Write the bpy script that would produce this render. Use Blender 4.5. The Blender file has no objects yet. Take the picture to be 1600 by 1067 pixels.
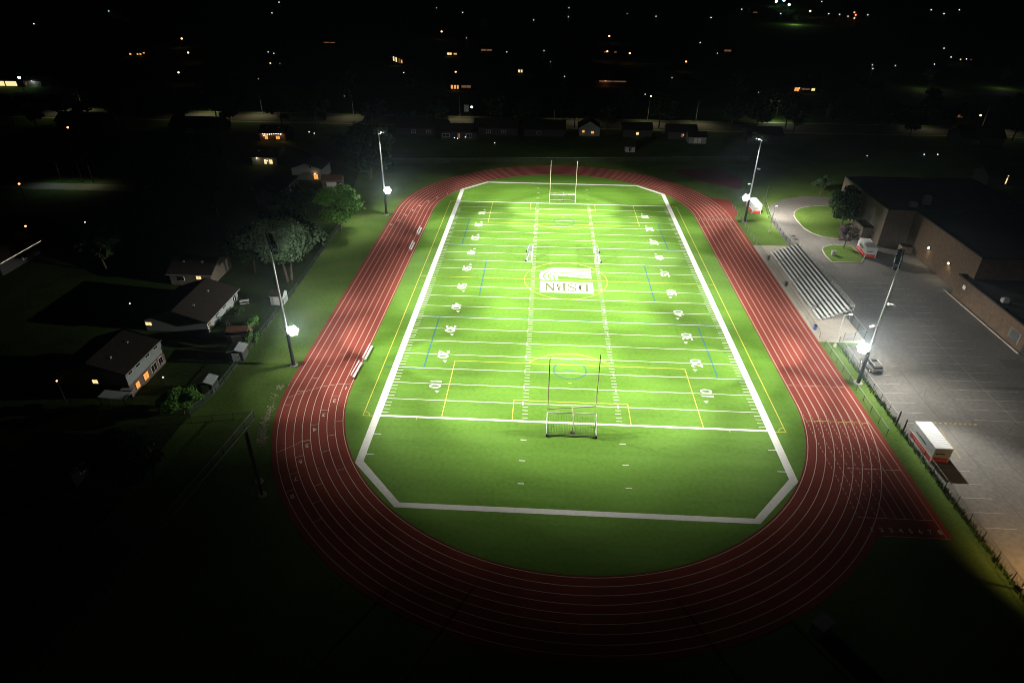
import bpy, bmesh, math, random
from math import sin, cos, pi, radians, sqrt, atan2
from mathutils import Vector, Matrix, Quaternion

# ------------------------------------------------------------------ camera
CAM = (-5.4449, -127.9795, 61.8703)
PITCH, YAW, ROLL, FPX = 0.547994936, -0.0493255975, 0.00899536993, 996.464
C = bpy.context.scene.collection
SC = bpy.context.scene
_F = Vector((sin(YAW)*cos(PITCH), cos(YAW)*cos(PITCH), -sin(PITCH)))
_R = Vector((cos(YAW), -sin(YAW), 0)); _U = _R.cross(_F)
_R2 = _R*cos(ROLL)+_U*sin(ROLL); _U2 = -_R*sin(ROLL)+_U*cos(ROLL)
cam = bpy.data.cameras.new('camera'); camo = bpy.data.objects.new('camera', cam); C.objects.link(camo)
M = Matrix(((_R2.x, _U2.x, -_F.x), (_R2.y, _U2.y, -_F.y), (_R2.z, _U2.z, -_F.z))).to_4x4()
M.translation = Vector(CAM); camo.matrix_world = M
cam.sensor_width = 36; cam.lens = FPX/1600*36; cam.clip_start = 0.5; cam.clip_end = 6000
SC.camera = camo

def at(px, py, z=0.0):
    """world point at height z that a surveyed photo point falls on"""
    d = _F+_R2*((px-800)/FPX)-_U2*((py-533.5)/FPX)
    t = (z-CAM[2])/d.z
    return Vector(CAM)+d*t

# ------------------------------------------------------------------ world / exposure
W = bpy.data.worlds.new('World'); SC.world = W; W.use_nodes = True
nt = W.node_tree; bgn = nt.nodes['Background']
sky = nt.nodes.new('ShaderNodeTexSky'); sky.sky_type = 'NISHITA'; sky.sun_disc = False
sky.sun_elevation = radians(2); sky.sun_rotation = radians(200)
nt.links.new(sky.outputs[0], bgn.inputs[0]); bgn.inputs[1].default_value = 0.00045
SC.view_settings.view_transform = 'Standard'; SC.view_settings.look = 'None'
SC.view_settings.exposure = 0; SC.view_settings.gamma = 1; SC.view_settings.use_curve_mapping = False
cy = SC.cycles
cy.max_bounces = 4; cy.diffuse_bounces = 2; cy.glossy_bounces = 2; cy.transparent_max_bounces = 8
cy.volume_bounces = 0; cy.sample_clamp_indirect = 1.0; cy.use_denoising = True
cy.filter_width = 0.9; cy.caustics_reflective = False; cy.caustics_refractive = False

# ------------------------------------------------------------------ field floodlighting (real lamps on the four poles)
POLES = {'LF': (-48.5, 38.0, 1, -1), 'LN': (-48.1, -37.1, 1, 1), 'RF': (49.0, 39.4, -1, -1), 'RN': (48.8, -36.3, -1, 1)}
HEAD_Z = 23.6
FLOOD = 1.06
def spot(name, loc, tgt, power, size, blend=1.0, col=(1.0, 0.97, 0.88), soft=0.25):
    l = bpy.data.lights.new(name, 'SPOT'); l.energy = power; l.spot_size = radians(size); l.spot_blend = blend
    l.color = col; l.shadow_soft_size = soft
    o = bpy.data.objects.new(name, l); C.objects.link(o); o.location = loc
    o.rotation_mode = 'QUATERNION'
    o.rotation_quaternion = (Vector(tgt)-Vector(loc)).to_track_quat('-Z', 'Y')
    return o
def point(name, loc, power, col, soft=0.2):
    l = bpy.data.lights.new(name, 'POINT'); l.energy = power; l.color = col; l.shadow_soft_size = soft
    o = bpy.data.objects.new(name, l); C.objects.link(o); o.location = loc
    return o
# beam aims in pole coordinates: x towards the other side, y towards the middle of the field; watts, cone in degrees
BEAMS = {
 1: [(42, -12, 118000, 32, 0.9), (3, 44, 20000, 52, 0.45), (42, -20, 43600, 28, 1), (28, 4, 32600, 52, 0.45), (14, -4, 19300, 38, 0.7), (3, -4, 6300, 52, 0.45), (14, 12, 29000, 38, 0.45), (56, 32, 163300, 28, 0.45),
     (28, -20, 14900, 38, 1), (84, 4, 144200, 28, 0.45), (70, 12, 460900, 28, 1), (3, 4, 6300, 52, 0.45), (3, 12, 10800, 52, 0.45), (42, 44, 301200, 28, 1), (28, 44, 134300, 28, 1), (28, 44, 63800, 38, 0.45),
     (3, 32, 6100, 52, 0.45), (42, 22, 196000, 28, 1), (42, -12, 44900, 28, 1), (28, -20, 19000, 32, 0.9), (14, -12, 6200, 38, 1), (56, -4, 150000, 30, 0.8), (28, 4, 65400, 28, 0.45), (28, -12, 52000, 40, 1),
     (56, 32, 24200, 28, 1), (56, 44, 144300, 28, 0.7), (14, -12, 5800, 52, 0.45), (28, 44, 79500, 52, 0.7), (-11, 31, 11000, 58, 1)],
 -1: [(42, -20, 127600, 28, 1), (56, -12, 221100, 28, 0.45), (56, 4, 169000, 28, 0.45), (28, 12, 21100, 52, 0.45), (14, 4, 19900, 38, 1), (28, 44, 35400, 38, 0.45), (56, 12, 51900, 28, 0.45), (3, -12, 10200, 52, 0.45),
      (42, -12, 22000, 28, 0.45), (42, 22, 50600, 28, 0.45), (42, 12, 65500, 38, 0.7), (42, 32, 157200, 38, 1), (28, -20, 59700, 28, 0.7), (3, -4, 14900, 52, 0.7), (28, -28, 47800, 38, 1), (42, 4, 65900, 38, 0.45),
      (-8, 12, 26000, 62, 1)]}
for k, (x, y, sx, sy) in POLES.items():
    for (dx, dy, p, cone, bl) in BEAMS[sy]:
        spot('floodlight_beam', (x+sx*1.2, y+sy*0.5, HEAD_Z-1.0), (x+sx*dx, y+sy*dy, 0), FLOOD*p, cone, bl)

# ------------------------------------------------------------------ materials
def mat(name, col, rough=0.8, metal=0.0, var=0.0, scale=3.0, spec=0.3, emit=None, estr=0, bump=0.0, col2=None, detail=4.0, light=False):
    m = bpy.data.materials.new(name); m.use_nodes = True
    n = m.node_tree.nodes; L = m.node_tree.links; b = n['Principled BSDF']
    b.inputs['Base Color'].default_value = (*col, 1); b.inputs['Roughness'].default_value = rough
    b.inputs['Metallic'].default_value = metal; b.inputs['Specular IOR Level'].default_value = spec
    if var > 0 or col2:
        tc = n.new('ShaderNodeTexCoord'); no = n.new('ShaderNodeTexNoise')
        no.inputs['Scale'].default_value = scale; no.inputs['Detail'].default_value = detail
        L.new(tc.outputs['Object'], no.inputs['Vector'])
        rp = n.new('ShaderNodeValToRGB')
        c2 = col2 or tuple(min(1, c*(1+var)) for c in col)
        c1 = col if col2 else tuple(c*(1-var) for c in col)
        rp.color_ramp.elements[0].position = 0.3; rp.color_ramp.elements[1].position = 0.7
        rp.color_ramp.elements[0].color = (*c1, 1); rp.color_ramp.elements[1].color = (*c2, 1)
        L.new(no.outputs['Fac'], rp.inputs['Fac']); L.new(rp.outputs['Color'], b.inputs['Base Color'])
        if bump:
            bp = n.new('ShaderNodeBump'); bp.inputs['Strength'].default_value = bump
            L.new(no.outputs['Fac'], bp.inputs['Height']); L.new(bp.outputs['Normal'], b.inputs['Normal'])
    if emit:
        b.inputs['Emission Color'].default_value = (*emit, 1); b.inputs['Emission Strength'].default_value = estr
        if not light:
            m.cycles.emission_sampling = 'NONE'
    return m

def ground_mat(name, stops, scales, rough=0.9, spec=0.2, stretch=(1, 1, 1), bump=0.0):
    """two octaves of noise mixed into a colour ramp"""
    m = bpy.data.materials.new(name); m.use_nodes = True
    n = m.node_tree.nodes; L = m.node_tree.links; b = n['Principled BSDF']
    tc = n.new('ShaderNodeTexCoord'); mp = n.new('ShaderNodeMapping'); mp.inputs['Scale'].default_value = stretch
    L.new(tc.outputs['Object'], mp.inputs['Vector'])
    a = n.new('ShaderNodeTexNoise'); a.inputs['Scale'].default_value = scales[0]; a.inputs['Detail'].default_value = 6
    c = n.new('ShaderNodeTexNoise'); c.inputs['Scale'].default_value = scales[1]; c.inputs['Detail'].default_value = 3
    L.new(mp.outputs[0], a.inputs['Vector']); L.new(tc.outputs['Object'], c.inputs['Vector'])
    mx = n.new('ShaderNodeMath'); mx.operation = 'MULTIPLY_ADD'; mx.inputs[1].default_value = 0.5
    L.new(a.outputs['Fac'], mx.inputs[0])
    h = n.new('ShaderNodeMath'); h.operation = 'MULTIPLY'; h.inputs[1].default_value = 0.5
    L.new(c.outputs['Fac'], h.inputs[0]); L.new(h.outputs[0], mx.inputs[2])
    rp = n.new('ShaderNodeValToRGB'); els = rp.color_ramp.elements
    while len(els) < len(stops): els.new(0.5)
    for e, (p, col) in zip(els, stops): e.position = p; e.color = (*col, 1)
    L.new(mx.outputs[0], rp.inputs['Fac']); L.new(rp.outputs['Color'], b.inputs['Base Color'])
    b.inputs['Roughness'].default_value = rough; b.inputs['Specular IOR Level'].default_value = spec
    if bump:
        bp = n.new('ShaderNodeBump'); bp.inputs['Strength'].default_value = bump
        L.new(c.outputs['Fac'], bp.inputs['Height']); L.new(bp.outputs['Normal'], b.inputs['Normal'])
    return m

MT = {}
MT['grass'] = ground_mat('rough_grass', [(0.32, (0.055, 0.105, 0.018)), (0.48, (0.085, 0.155, 0.028)), (0.6, (0.115, 0.175, 0.042)), (0.72, (0.16, 0.17, 0.075))], (0.12, 2.2), rough=0.95, spec=0.1)
MT['turf'] = ground_mat('artificial_turf', [(0.30, (0.085, 0.2, 0.015)), (0.48, (0.115, 0.25, 0.026)), (0.70, (0.14, 0.295, 0.04))], (0.30, 1.6), rough=0.75, spec=0.22, stretch=(0.25, 1, 1))
def add_bands(m, period, axis, amount):
    n = m.node_tree.nodes; L = m.node_tree.links; b = n['Principled BSDF']; src = b.inputs['Base Color'].links[0].from_socket
    tc = n.new('ShaderNodeTexCoord'); sx = n.new('ShaderNodeSeparateXYZ'); L.new(tc.outputs['Object'], sx.inputs[0])
    a = n.new('ShaderNodeMath'); a.operation = 'PINGPONG'; a.inputs[1].default_value = period; L.new(sx.outputs[axis], a.inputs[0])
    c = n.new('ShaderNodeMath'); c.operation = 'GREATER_THAN'; c.inputs[1].default_value = period/2; L.new(a.outputs[0], c.inputs[0])
    f = n.new('ShaderNodeMath'); f.operation = 'MULTIPLY_ADD'; f.inputs[1].default_value = amount; f.inputs[2].default_value = 1-amount/2; L.new(c.outputs[0], f.inputs[0])
    mx = n.new('ShaderNodeMix'); mx.data_type = 'RGBA'; mx.blend_type = 'MULTIPLY'; mx.inputs[0].default_value = 1
    L.new(src, mx.inputs[6]); L.new(f.outputs[0], mx.inputs[7]); L.new(mx.outputs[2], b.inputs['Base Color'])
add_bands(MT['turf'], 4.572, 1, 0.07)
MT['track'] = ground_mat('red_running_track', [(0.33, (0.225, 0.048, 0.034)), (0.52, (0.275, 0.06, 0.043)), (0.68, (0.325, 0.078, 0.057))], (0.2, 4.0), rough=0.9, spec=0.12, stretch=(1, 0.2, 1))
MT['asphalt'] = ground_mat('worn_asphalt', [(0.3, (0.10, 0.10, 0.095)), (0.5, (0.145, 0.14, 0.13)), (0.7, (0.185, 0.18, 0.165))], (0.10, 1.6), rough=0.85, spec=0.3)
MT['road'] = ground_mat('road_asphalt', [(0.35, (0.09, 0.09, 0.08)), (0.65, (0.15, 0.145, 0.13))], (0.1, 1.2), rough=0.9)
MT['concrete'] = ground_mat('pale_concrete', [(0.3, (0.34, 0.31, 0.27)), (0.7, (0.48, 0.44, 0.38))], (0.25, 2.5), rough=0.85)
MT['white_paint'] = mat('white_line_paint', (0.86, 0.87, 0.82), 0.75, var=0.06, scale=2.0)
MT['track_paint'] = mat('track_line_paint', (0.72, 0.60, 0.52), 0.8, var=0.08, scale=1.5)
MT['lot_paint'] = mat('worn_parking_paint', (0.26, 0.255, 0.235), 0.85, var=0.25, scale=1.2)
MT['yellow_paint'] = mat('yellow_line_paint', (0.72, 0.63, 0.10), 0.75)
MT['blue_paint'] = mat('blue_line_paint', (0.02, 0.16, 0.26), 0.75)
MT['letter'] = mat('logo_letter_turf', (0.125, 0.16, 0.04), 0.8)
MT['steel'] = mat('galvanised_steel', (0.42, 0.44, 0.44), 0.45, 0.5, var=0.1, scale=4)
MT['litsteel'] = mat('floodlit_upper_mast', (0.62, 0.65, 0.65), 0.5, 0.15, var=0.05, scale=4)
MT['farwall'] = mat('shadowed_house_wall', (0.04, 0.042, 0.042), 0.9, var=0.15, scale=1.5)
MT['darksteel'] = mat('dark_painted_steel', (0.03, 0.032, 0.034), 0.6, 0.2)
MT['alu'] = mat('brushed_aluminium', (0.78, 0.82, 0.82), 0.45, 0.2, var=0.06, scale=8)
MT['white_metal'] = mat('white_painted_metal', (0.88, 0.88, 0.86), 0.5, var=0.04, scale=6)
MT['cream_metal'] = mat('cream_goalpost_paint', (0.50, 0.47, 0.31), 0.5, var=0.05, scale=5)
MT['wire'] = mat('fence_wire', (0.10, 0.125, 0.115), 0.6, 0.3)
MT['rail'] = mat('fence_rail', (0.38, 0.41, 0.39), 0.5, 0.4)
MT['net'] = mat('goal_net_cord', (0.16, 0.19, 0.16), 0.9)
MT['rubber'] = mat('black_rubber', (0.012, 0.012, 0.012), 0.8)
MT['blackpaint'] = mat('black_lettering', (0.02, 0.02, 0.022), 0.7)
MT['red'] = mat('red_container_paint', (0.55, 0.03, 0.025), 0.55, var=0.1, scale=3)
MT['contwhite'] = mat('white_container_paint', (0.62, 0.65, 0.66), 0.5, var=0.06, scale=2.5)
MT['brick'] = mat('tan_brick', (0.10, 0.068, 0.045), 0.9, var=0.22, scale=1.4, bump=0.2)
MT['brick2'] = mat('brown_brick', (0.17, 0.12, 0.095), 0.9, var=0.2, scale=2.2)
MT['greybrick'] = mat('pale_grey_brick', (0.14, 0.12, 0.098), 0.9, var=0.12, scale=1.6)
MT['roofdark'] = mat('dark_flat_roof', (0.02, 0.022, 0.024), 0.95, var=0.3, scale=0.7)
MT['shingle'] = mat('brown_shingle', (0.026, 0.020, 0.016), 0.95, var=0.3, scale=3)
MT['shinglegrey'] = mat('grey_shingle', (0.045, 0.052, 0.054), 0.95, var=0.3, scale=3)
MT['shedroof'] = mat('rust_brown_shed_roof', (0.17, 0.085, 0.05), 0.9, var=0.2, scale=3)
MT['wood'] = mat('weathered_wood', (0.09, 0.07, 0.05), 0.9, var=0.3, scale=4)
MT['siding'] = mat('pale_siding', (0.28, 0.32, 0.31), 0.7, var=0.04, scale=2)
MT['darksiding'] = mat('dark_siding', (0.05, 0.05, 0.05), 0.8, var=0.1, scale=2)
MT['trim'] = mat('white_trim', (0.7, 0.7, 0.68), 0.6)
MT['tin'] = mat('metal_shed_roof', (0.55, 0.62, 0.64), 0.45, 0.3, var=0.08, scale=3)
MT['glass'] = mat('dark_window_glass', (0.015, 0.018, 0.02), 0.08, spec=0.6)
MT['bark'] = mat('tree_bark', (0.10, 0.075, 0.055), 0.95, var=0.3, scale=4)
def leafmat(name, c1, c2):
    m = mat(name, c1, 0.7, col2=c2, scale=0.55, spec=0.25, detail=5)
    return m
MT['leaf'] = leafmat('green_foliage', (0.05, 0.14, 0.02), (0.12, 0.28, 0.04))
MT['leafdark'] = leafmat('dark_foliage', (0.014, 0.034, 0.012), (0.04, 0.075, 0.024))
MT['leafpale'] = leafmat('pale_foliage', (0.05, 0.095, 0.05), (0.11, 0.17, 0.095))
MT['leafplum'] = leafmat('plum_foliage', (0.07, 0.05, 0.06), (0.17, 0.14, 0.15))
MT['win_o'] = mat('orange_lit_window', (0.1, 0.05, 0.02), 0.5, emit=(1.0, 0.42, 0.10), estr=1.0)
MT['win_w'] = mat('warm_lit_window', (0.1, 0.08, 0.05), 0.5, emit=(1.0, 0.72, 0.32), estr=1.2)
MT['dim_glow'] = mat('dim_window_and_wall_glow', (0.1, 0.08, 0.05), 0.5, emit=(1.0, 0.45, 0.2), estr=0.14)  # also stands in for lamplight on far walls and eaves, as emission
MT['em_o'] = mat('sodium_lamp_glow', (0.1, 0.1, 0.1), 0.5, emit=(1.0, 0.42, 0.14), estr=6)
MT['em_w'] = mat('white_lamp_glow', (0.1, 0.1, 0.1), 0.5, emit=(0.9, 0.95, 1.0), estr=2.6)
MT['em_y'] = mat('warm_lamp_glow', (0.1, 0.1, 0.1), 0.5, emit=(1.0, 0.78, 0.5), estr=5)
MT['em_c'] = mat('cyan_white_lamp_glow', (0.1, 0.1, 0.1), 0.5, emit=(0.65, 1.0, 1.0), estr=6)
MT['em_r'] = mat('red_lamp_glow', (0.1, 0.1, 0.1), 0.5, emit=(1.0, 0.16, 0.06), estr=5)
MT['glare'] = mat('floodlight_lens', (0.8, 0.8, 0.8), 0.3, emit=(1.0, 0.98, 0.9), estr=60)
MT['led'] = mat('led_lens', (0.5, 0.5, 0.5), 0.3, emit=(0.85, 0.93, 1.0), estr=3)

# ------------------------------------------------------------------ helpers
class MB:
    """collects shapes and links them as ONE mesh object"""
    def __init__(s): s.v = []; s.f = []
    def poly(s, pts):
        i = len(s.v); s.v += [tuple(p) for p in pts]; s.f.append(tuple(range(i, i+len(pts))))
    def box(s, c, d, rz=0.0, tilt=None):
        hx, hy, hz = d[0]/2, d[1]/2, d[2]/2
        R = Matrix.Rotation(rz, 3, 'Z')
        if tilt: R = R @ Matrix.Rotation(tilt[0], 3, tilt[1])
        i = len(s.v)
        for x, y, z in ((-hx, -hy, -hz), (hx, -hy, -hz), (hx, hy, -hz), (-hx, hy, -hz), (-hx, -hy, hz), (hx, -hy, hz), (hx, hy, hz), (-hx, hy, hz)):
            s.v.append(tuple(Vector(c)+R @ Vector((x, y, z))))
        for f in ((0, 3, 2, 1), (4, 5, 6, 7), (0, 1, 5, 4), (1, 2, 6, 5), (2, 3, 7, 6), (3, 0, 4, 7)):
            s.f.append(tuple(i+k for k in f))
    def tube(s, a, b, r0, r1=None, n=8, cap=True):
        r1 = r0 if r1 is None else r1
        a = Vector(a); b = Vector(b); d = (b-a).normalized()
        u = d.orthogonal().normalized(); w = d.cross(u); i = len(s.v)
        for p, r in ((a, r0), (b, r1)):
            for k in range(n):
                t = 2*pi*k/n; s.v.append(tuple(p+(u*cos(t)+w*sin(t))*r))
        for k in range(n): s.f.append((i+k, i+(k+1) % n, i+n+(k+1) % n, i+n+k))
        if cap: s.f.append(tuple(i+k for k in reversed(range(n)))); s.f.append(tuple(i+n+k for k in range(n)))
    def path(s, pts, r, n=8):
        for a, b in zip(pts, pts[1:]): s.tube(a, b, r, n=n)
    def prism(s, pts, z0, z1):
        n = len(pts); i = len(s.v)
        s.v += [(x, y, z0) for x, y in pts]+[(x, y, z1) for x, y in pts]
        s.f.append(tuple(i+k for k in reversed(range(n)))); s.f.append(tuple(i+n+k for k in range(n)))
        for k in range(n): s.f.append((i+k, i+(k+1) % n, i+n+(k+1) % n, i+n+k))
    def ribbon(s, a, b, w, z):
        """flat painted line on the ground from a to b"""
        a = Vector((a[0], a[1])); b = Vector((b[0], b[1])); d = (b-a)
        if d.length < 1e-6: return
        d.normalize(); q = Vector((-d.y, d.x))*w/2
        s.poly([(*(a-q), z), (*(b-q), z), (*(b+q), z), (*(a+q), z)])
    def strip(s, pts, w, z, closed=False):
        """mitred painted line through pts"""
        n = len(pts); P = [Vector((p[0], p[1])) for p in pts]; L = []; R = []
        for k in range(n):
            if closed: a, b = P[k-1], P[(k+1) % n]
            else: a, b = P[max(0, k-1)], P[min(n-1, k+1)]
            d1 = (P[k]-a); d2 = (b-P[k])
            if d1.length < 1e-9: d1 = d2
            if d2.length < 1e-9: d2 = d1
            d1 = d1.normalized(); d2 = d2.normalized(); t = (d1+d2).normalized(); q = Vector((-t.y, t.x))
            m = max(0.3, t.dot(d1)); L.append(P[k]+q*(w/2/m)); R.append(P[k]-q*(w/2/m))
        i = len(s.v); s.v += [(*p, z) for p in L]+[(*p, z) for p in R]
        for k in range(n if closed else n-1):
            j = (k+1) % n; s.f.append((i+k, i+n+k, i+n+j, i+j))
    def sphere(s, c, r, n=8, m=6, sz=1.0):
        i = len(s.v)
        for a in range(1, m):
            for k in range(n):
                t = pi*a/m; p = 2*pi*k/n
                s.v.append((c[0]+r*sin(t)*cos(p), c[1]+r*sin(t)*sin(p), c[2]+r*sz*cos(t)))
        s.v.append((c[0], c[1], c[2]+r*sz)); s.v.append((c[0], c[1], c[2]-r*sz)); T = len(s.v)-2
        for k in range(n):
            s.f.append((T, i+k, i+(k+1) % n)); e = i+(m-2)*n
            s.f.append((T+1, e+(k+1) % n, e+k))
            for a in range(m-2): s.f.append((i+a*n+k, i+(a+1)*n+k, i+(a+1)*n+(k+1) % n, i+a*n+(k+1) % n))
    def mesh(s, name, m, smooth=False):
        me = bpy.data.meshes.new(name); me.from_pydata(s.v, [], s.f); me.update()
        if m is not None:
            for q in (m if isinstance(m, (list, tuple)) else [m]): me.materials.append(MT[q] if isinstance(q, str) else q)
        if smooth:
            for p in me.polygons: p.use_smooth = True
        return me
    def build(s, name, m, parent=None, loc=None, smooth=False):
        o = bpy.data.objects.new(name, s.mesh(name, m, smooth)); C.objects.link(o)
        if parent: o.parent = parent
        if loc is not None: o.location = loc
        return o

def tag(o, label=None, cat=None, group=None, kind=None):
    if label: o['label'] = label
    if cat: o['category'] = cat
    if group: o['group'] = group
    if kind: o['kind'] = kind
    return o
def thing(name, label, cat, loc, rz=0.0, group=None):
    o = bpy.data.objects.new(name, None); C.objects.link(o); o.location = loc; o.rotation_euler = (0, 0, rz)
    o.empty_display_size = 0.3
    return tag(o, label, cat, group)
def structure(name, mb, m): return tag(mb.build(name, m), kind='structure')
def kids(o): return [c for c in o.children]
def dup(root, loc, rz, label, group=None):
    r = root.copy(); C.objects.link(r); r.location = loc; r.rotation_euler = (0, 0, rz); r['label'] = label
    if group: r['group'] = group
    for ch in kids(root):
        c = ch.copy(); C.objects.link(c); c.parent = r
        for g in kids(ch):
            d = g.copy(); C.objects.link(d); d.parent = c
    return r
def text_faces(txt, size, bold=0.0):
    """letters as flat polygons (x right, y up), centred"""
    cu = bpy.data.curves.new('lettering', 'FONT'); cu.body = txt; cu.size = size; cu.align_x = 'CENTER'; cu.align_y = 'CENTER'
    cu.offset = bold; cu.resolution_u = 3
    o = bpy.data.objects.new('lettering', cu); C.objects.link(o)
    dg = bpy.context.evaluated_depsgraph_get(); me = o.evaluated_get(dg).to_mesh()
    vs = [v.co.copy() for v in me.vertices]; fs = [tuple(p.vertices) for p in me.polygons]
    o.evaluated_get(dg).to_mesh_clear(); bpy.data.objects.remove(o); bpy.data.curves.remove(cu)
    return vs, fs
def put_text(mb, txt, size, org, ux, uy, bold=0.0, off=None):
    vs, fs = text_faces(txt, size, bold); ux = Vector(ux); uy = Vector(uy); org = Vector(org); i = len(mb.v)
    mb.v += [tuple(org+ux*v.x+uy*v.y) for v in vs]; mb.f += [tuple(i+k for k in f) for f in fs]

YD = 0.9144
Z_TRACK, Z_TURF, Z_A, Z_B, Z_C = 0.012, 0.016, 0.022, 0.027, 0.032
rnd = random.Random(7)

# ================================================================== SETTING
g = MB(); g.poly([(-1800, -700, 0), (1800, -700, 0), (1800, 2600, 0), (-1800, 2600, 0)]); structure('ground', g, 'grass')

HS = 42.2                                     # half straight
def oval(r, n=48):
    p = []
    for k in range(n+1):
        t = -pi+pi*k/n; p.append((r*cos(t), -HS+r*sin(t)))
    for k in range(n+1):
        t = pi*k/n; p.append((r*cos(t), HS+r*sin(t)))
    return p
R_IN, LANE = 36.5, 1.2
def ring(mb, r0, r1, z):
    a = oval(r0); b = oval(r1); n = len(a); i = len(mb.v)
    mb.v += [(*p, z) for p in a]+[(*p, z) for p in b]
    for k in range(n):
        j = (k+1) % n; mb.f.append((i+k, i+n+k, i+n+j, i+j))
t = MB(); ring(t, 36.2, 46.9, Z_TRACK)
t.poly([(36.2, -70.3, 0.007), (46.9, -70.3, 0.007), (46.9, -42, 0.007), (36.2, -42, 0.007)])
t.poly([(36.2, 42, 0.007), (46.9, 42, 0.007), (48.9, 46, 0.007), (49.3, 50.5, 0.007), (49.1, 57.6, 0.007), (43.4, 59.0, 0.007), (36.2, 60, 0.007)])
structure('running_track', t, 'track')
t = MB(); t.poly([(37, 86.5, 0.005), (45, 74.5, 0.005), (55, 67.5, 0.005), (58.5, 78, 0.005), (53, 91, 0.005)])
structure('jump_apron', t, mat('faded_apron', (0.16, 0.035, 0.028), 0.95))
t = MB(); t.poly([(*p, Z_TURF) for p in oval(36.2)]); structure('turf_infield', t, 'turf')

# ---- track paint
tp = MB()
for k in range(9): tp.strip(oval(R_IN+LANE*k, 60), 0.10, Z_A, closed=True)
for k in range(9):                            # the straight lanes carried on through the bends, dashed, then solid in the chute
    x = R_IN+LANE*k; r_out = R_IN+8*LANE
    yb = -HS-sqrt(max(0, r_out**2-x**2))
    if yb < -69.5: yb = -67
    y = -HS-1.0
    while y > max(yb, -67.2):
        tp.ribbon((x, y), (x, y-0.42), 0.08, Z_B); y -= 0.85
    if yb > -67.2: tp.ribbon((x, yb), (x, -70.2 if k in (8,) else -67.2), 0.07, Z_B)
tp.ribbon((R_IN, -67.2), (46.1, -67.2), 0.07, Z_C); tp.ribbon((R_IN+LANE*1.5, -70.2), (46.4, -70.2), 0.07, Z_C)
for y, x0 in ((-37.75, R_IN), (-47.3, R_IN), (-57.9, 38.6), (41.2, R_IN), (34.8, R_IN)):
    tp.ribbon((x0, y), (46.1, y), 0.07, Z_C)
def lane_of(p):
    """(lane index, along-lane frame) of a ground point on the oval"""
    x, y = p[0], p[1]
    if y < -HS: c = Vector((0, -HS))
    elif y > HS: c = Vector((0, HS))
    else: c = Vector((0, y))
    d = Vector((x, y))-c; r = d.length; d.normalize()
    return int((r-R_IN)//LANE), c, d
def tick(px, py):
    p = at(px, py); k, c, d = lane_of(p); k = max(0, min(7, k))
    a = c+d*(R_IN+LANE*k); b = c+d*(R_IN+LANE*(k+1)); tp.ribbon(a, b, 0.07, Z_C)
Q = 16/3
for (x, y) in [(1502, 1035), (1395, 172), (1283, 270), (1168, 378), (1060, 493), (1465, 418), (1370, 537), (1495, 629), (1290, 660), (1435, 746), (1222, 793), (1382, 879), (1170, 920), (1352, 1012), (1502, 75)]:
    tick(250+x/Q, 540+y/Q)
for (x, y) in [(698, 96), (635, 211), (588, 343), (550, 480), (530, 622), (525, 760), (540, 910), (370, 388), (330, 528), (297, 670)]:
    tick(400+x/Q, 640+y/Q)
for (x, y) in [(178, 658), (240, 612), (300, 572), (358, 533), (415, 492), (468, 457), (335, 470), (395, 430)]: tick(560+x/5, 240+y/5)
def curve_line(pts, w=0.07):
    tp.strip([at(*p) for p in pts], w, Z_C+0.004)
curve_line([(446.9, 622.5), (462, 617), (484, 609.5), (506, 603.5), (529, 600.3), (549, 599.5)])
curve_line([(433.2, 706.8), (446, 701.5), (459, 696), (471, 689.5), (484, 687.2)])
curve_line([(1085, 341.5), (1098, 341), (1115, 338.5), (1128, 334.5), (1136, 330.5)])
for k in range(8):                            # staggered lane numbers on the near left bend and the far left straight
    px, py = [(541, 606), (522, 626), (506, 648), (492, 671), (480, 696), (471, 721), (464.5, 747), (460, 774)][k]
    p = at(px, py); kk, c, d = lane_of(p); q = c+d*(R_IN+LANE*(k+0.5)); fwd = Vector((-d.y, d.x))
    if fwd.y > 0 and p.y > -HS-30: fwd = -fwd if d.x > 0 else fwd
    up = Vector((fwd.x, fwd.y, 0)); right = Vector((up.y, -up.x, 0))
    put_text(tp, str(k+1), 1.15, (q.x, q.y, Z_C), right, up, 0.02)
    px, py = [(696, 303), (680, 308.5), (666, 314.5), (653, 321.5), (641.5, 328.5), (630.5, 336.5), (619, 344), (607, 351)][k]
    p = at(px, py); q = Vector((-(R_IN+LANE*(k+0.5)), p.y))
    if p.y > HS:
        kk, c, d = lane_of(p); q = c+d*(R_IN+LANE*(k+0.5))
    put_text(tp, str(k+1), 1.3, (q.x, q.y, Z_C), (-1, 0, 0), (0, -1, 0), 0.03)
    put_text(tp, str(k+1), 1.0, (R_IN+LANE*(k+0.5)+0.25, -69.2, Z_C), (1, 0, 0), (0, 1, 0), 0.03)
    put_text(tp, str(k+1), 1.0, (R_IN+LANE*(k+0.5), 40.2, Z_C), (1, 0, 0), (0, 1, 0), 0.03)
structure('track_lane_markings', tp, 'track_paint')
yl = MB(); yl.ribbon((R_IN, -47.3), (46.1, -47.3), 0.10, Z_C+0.006); structure('relay_zone_line', yl, 'yellow_paint')

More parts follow.
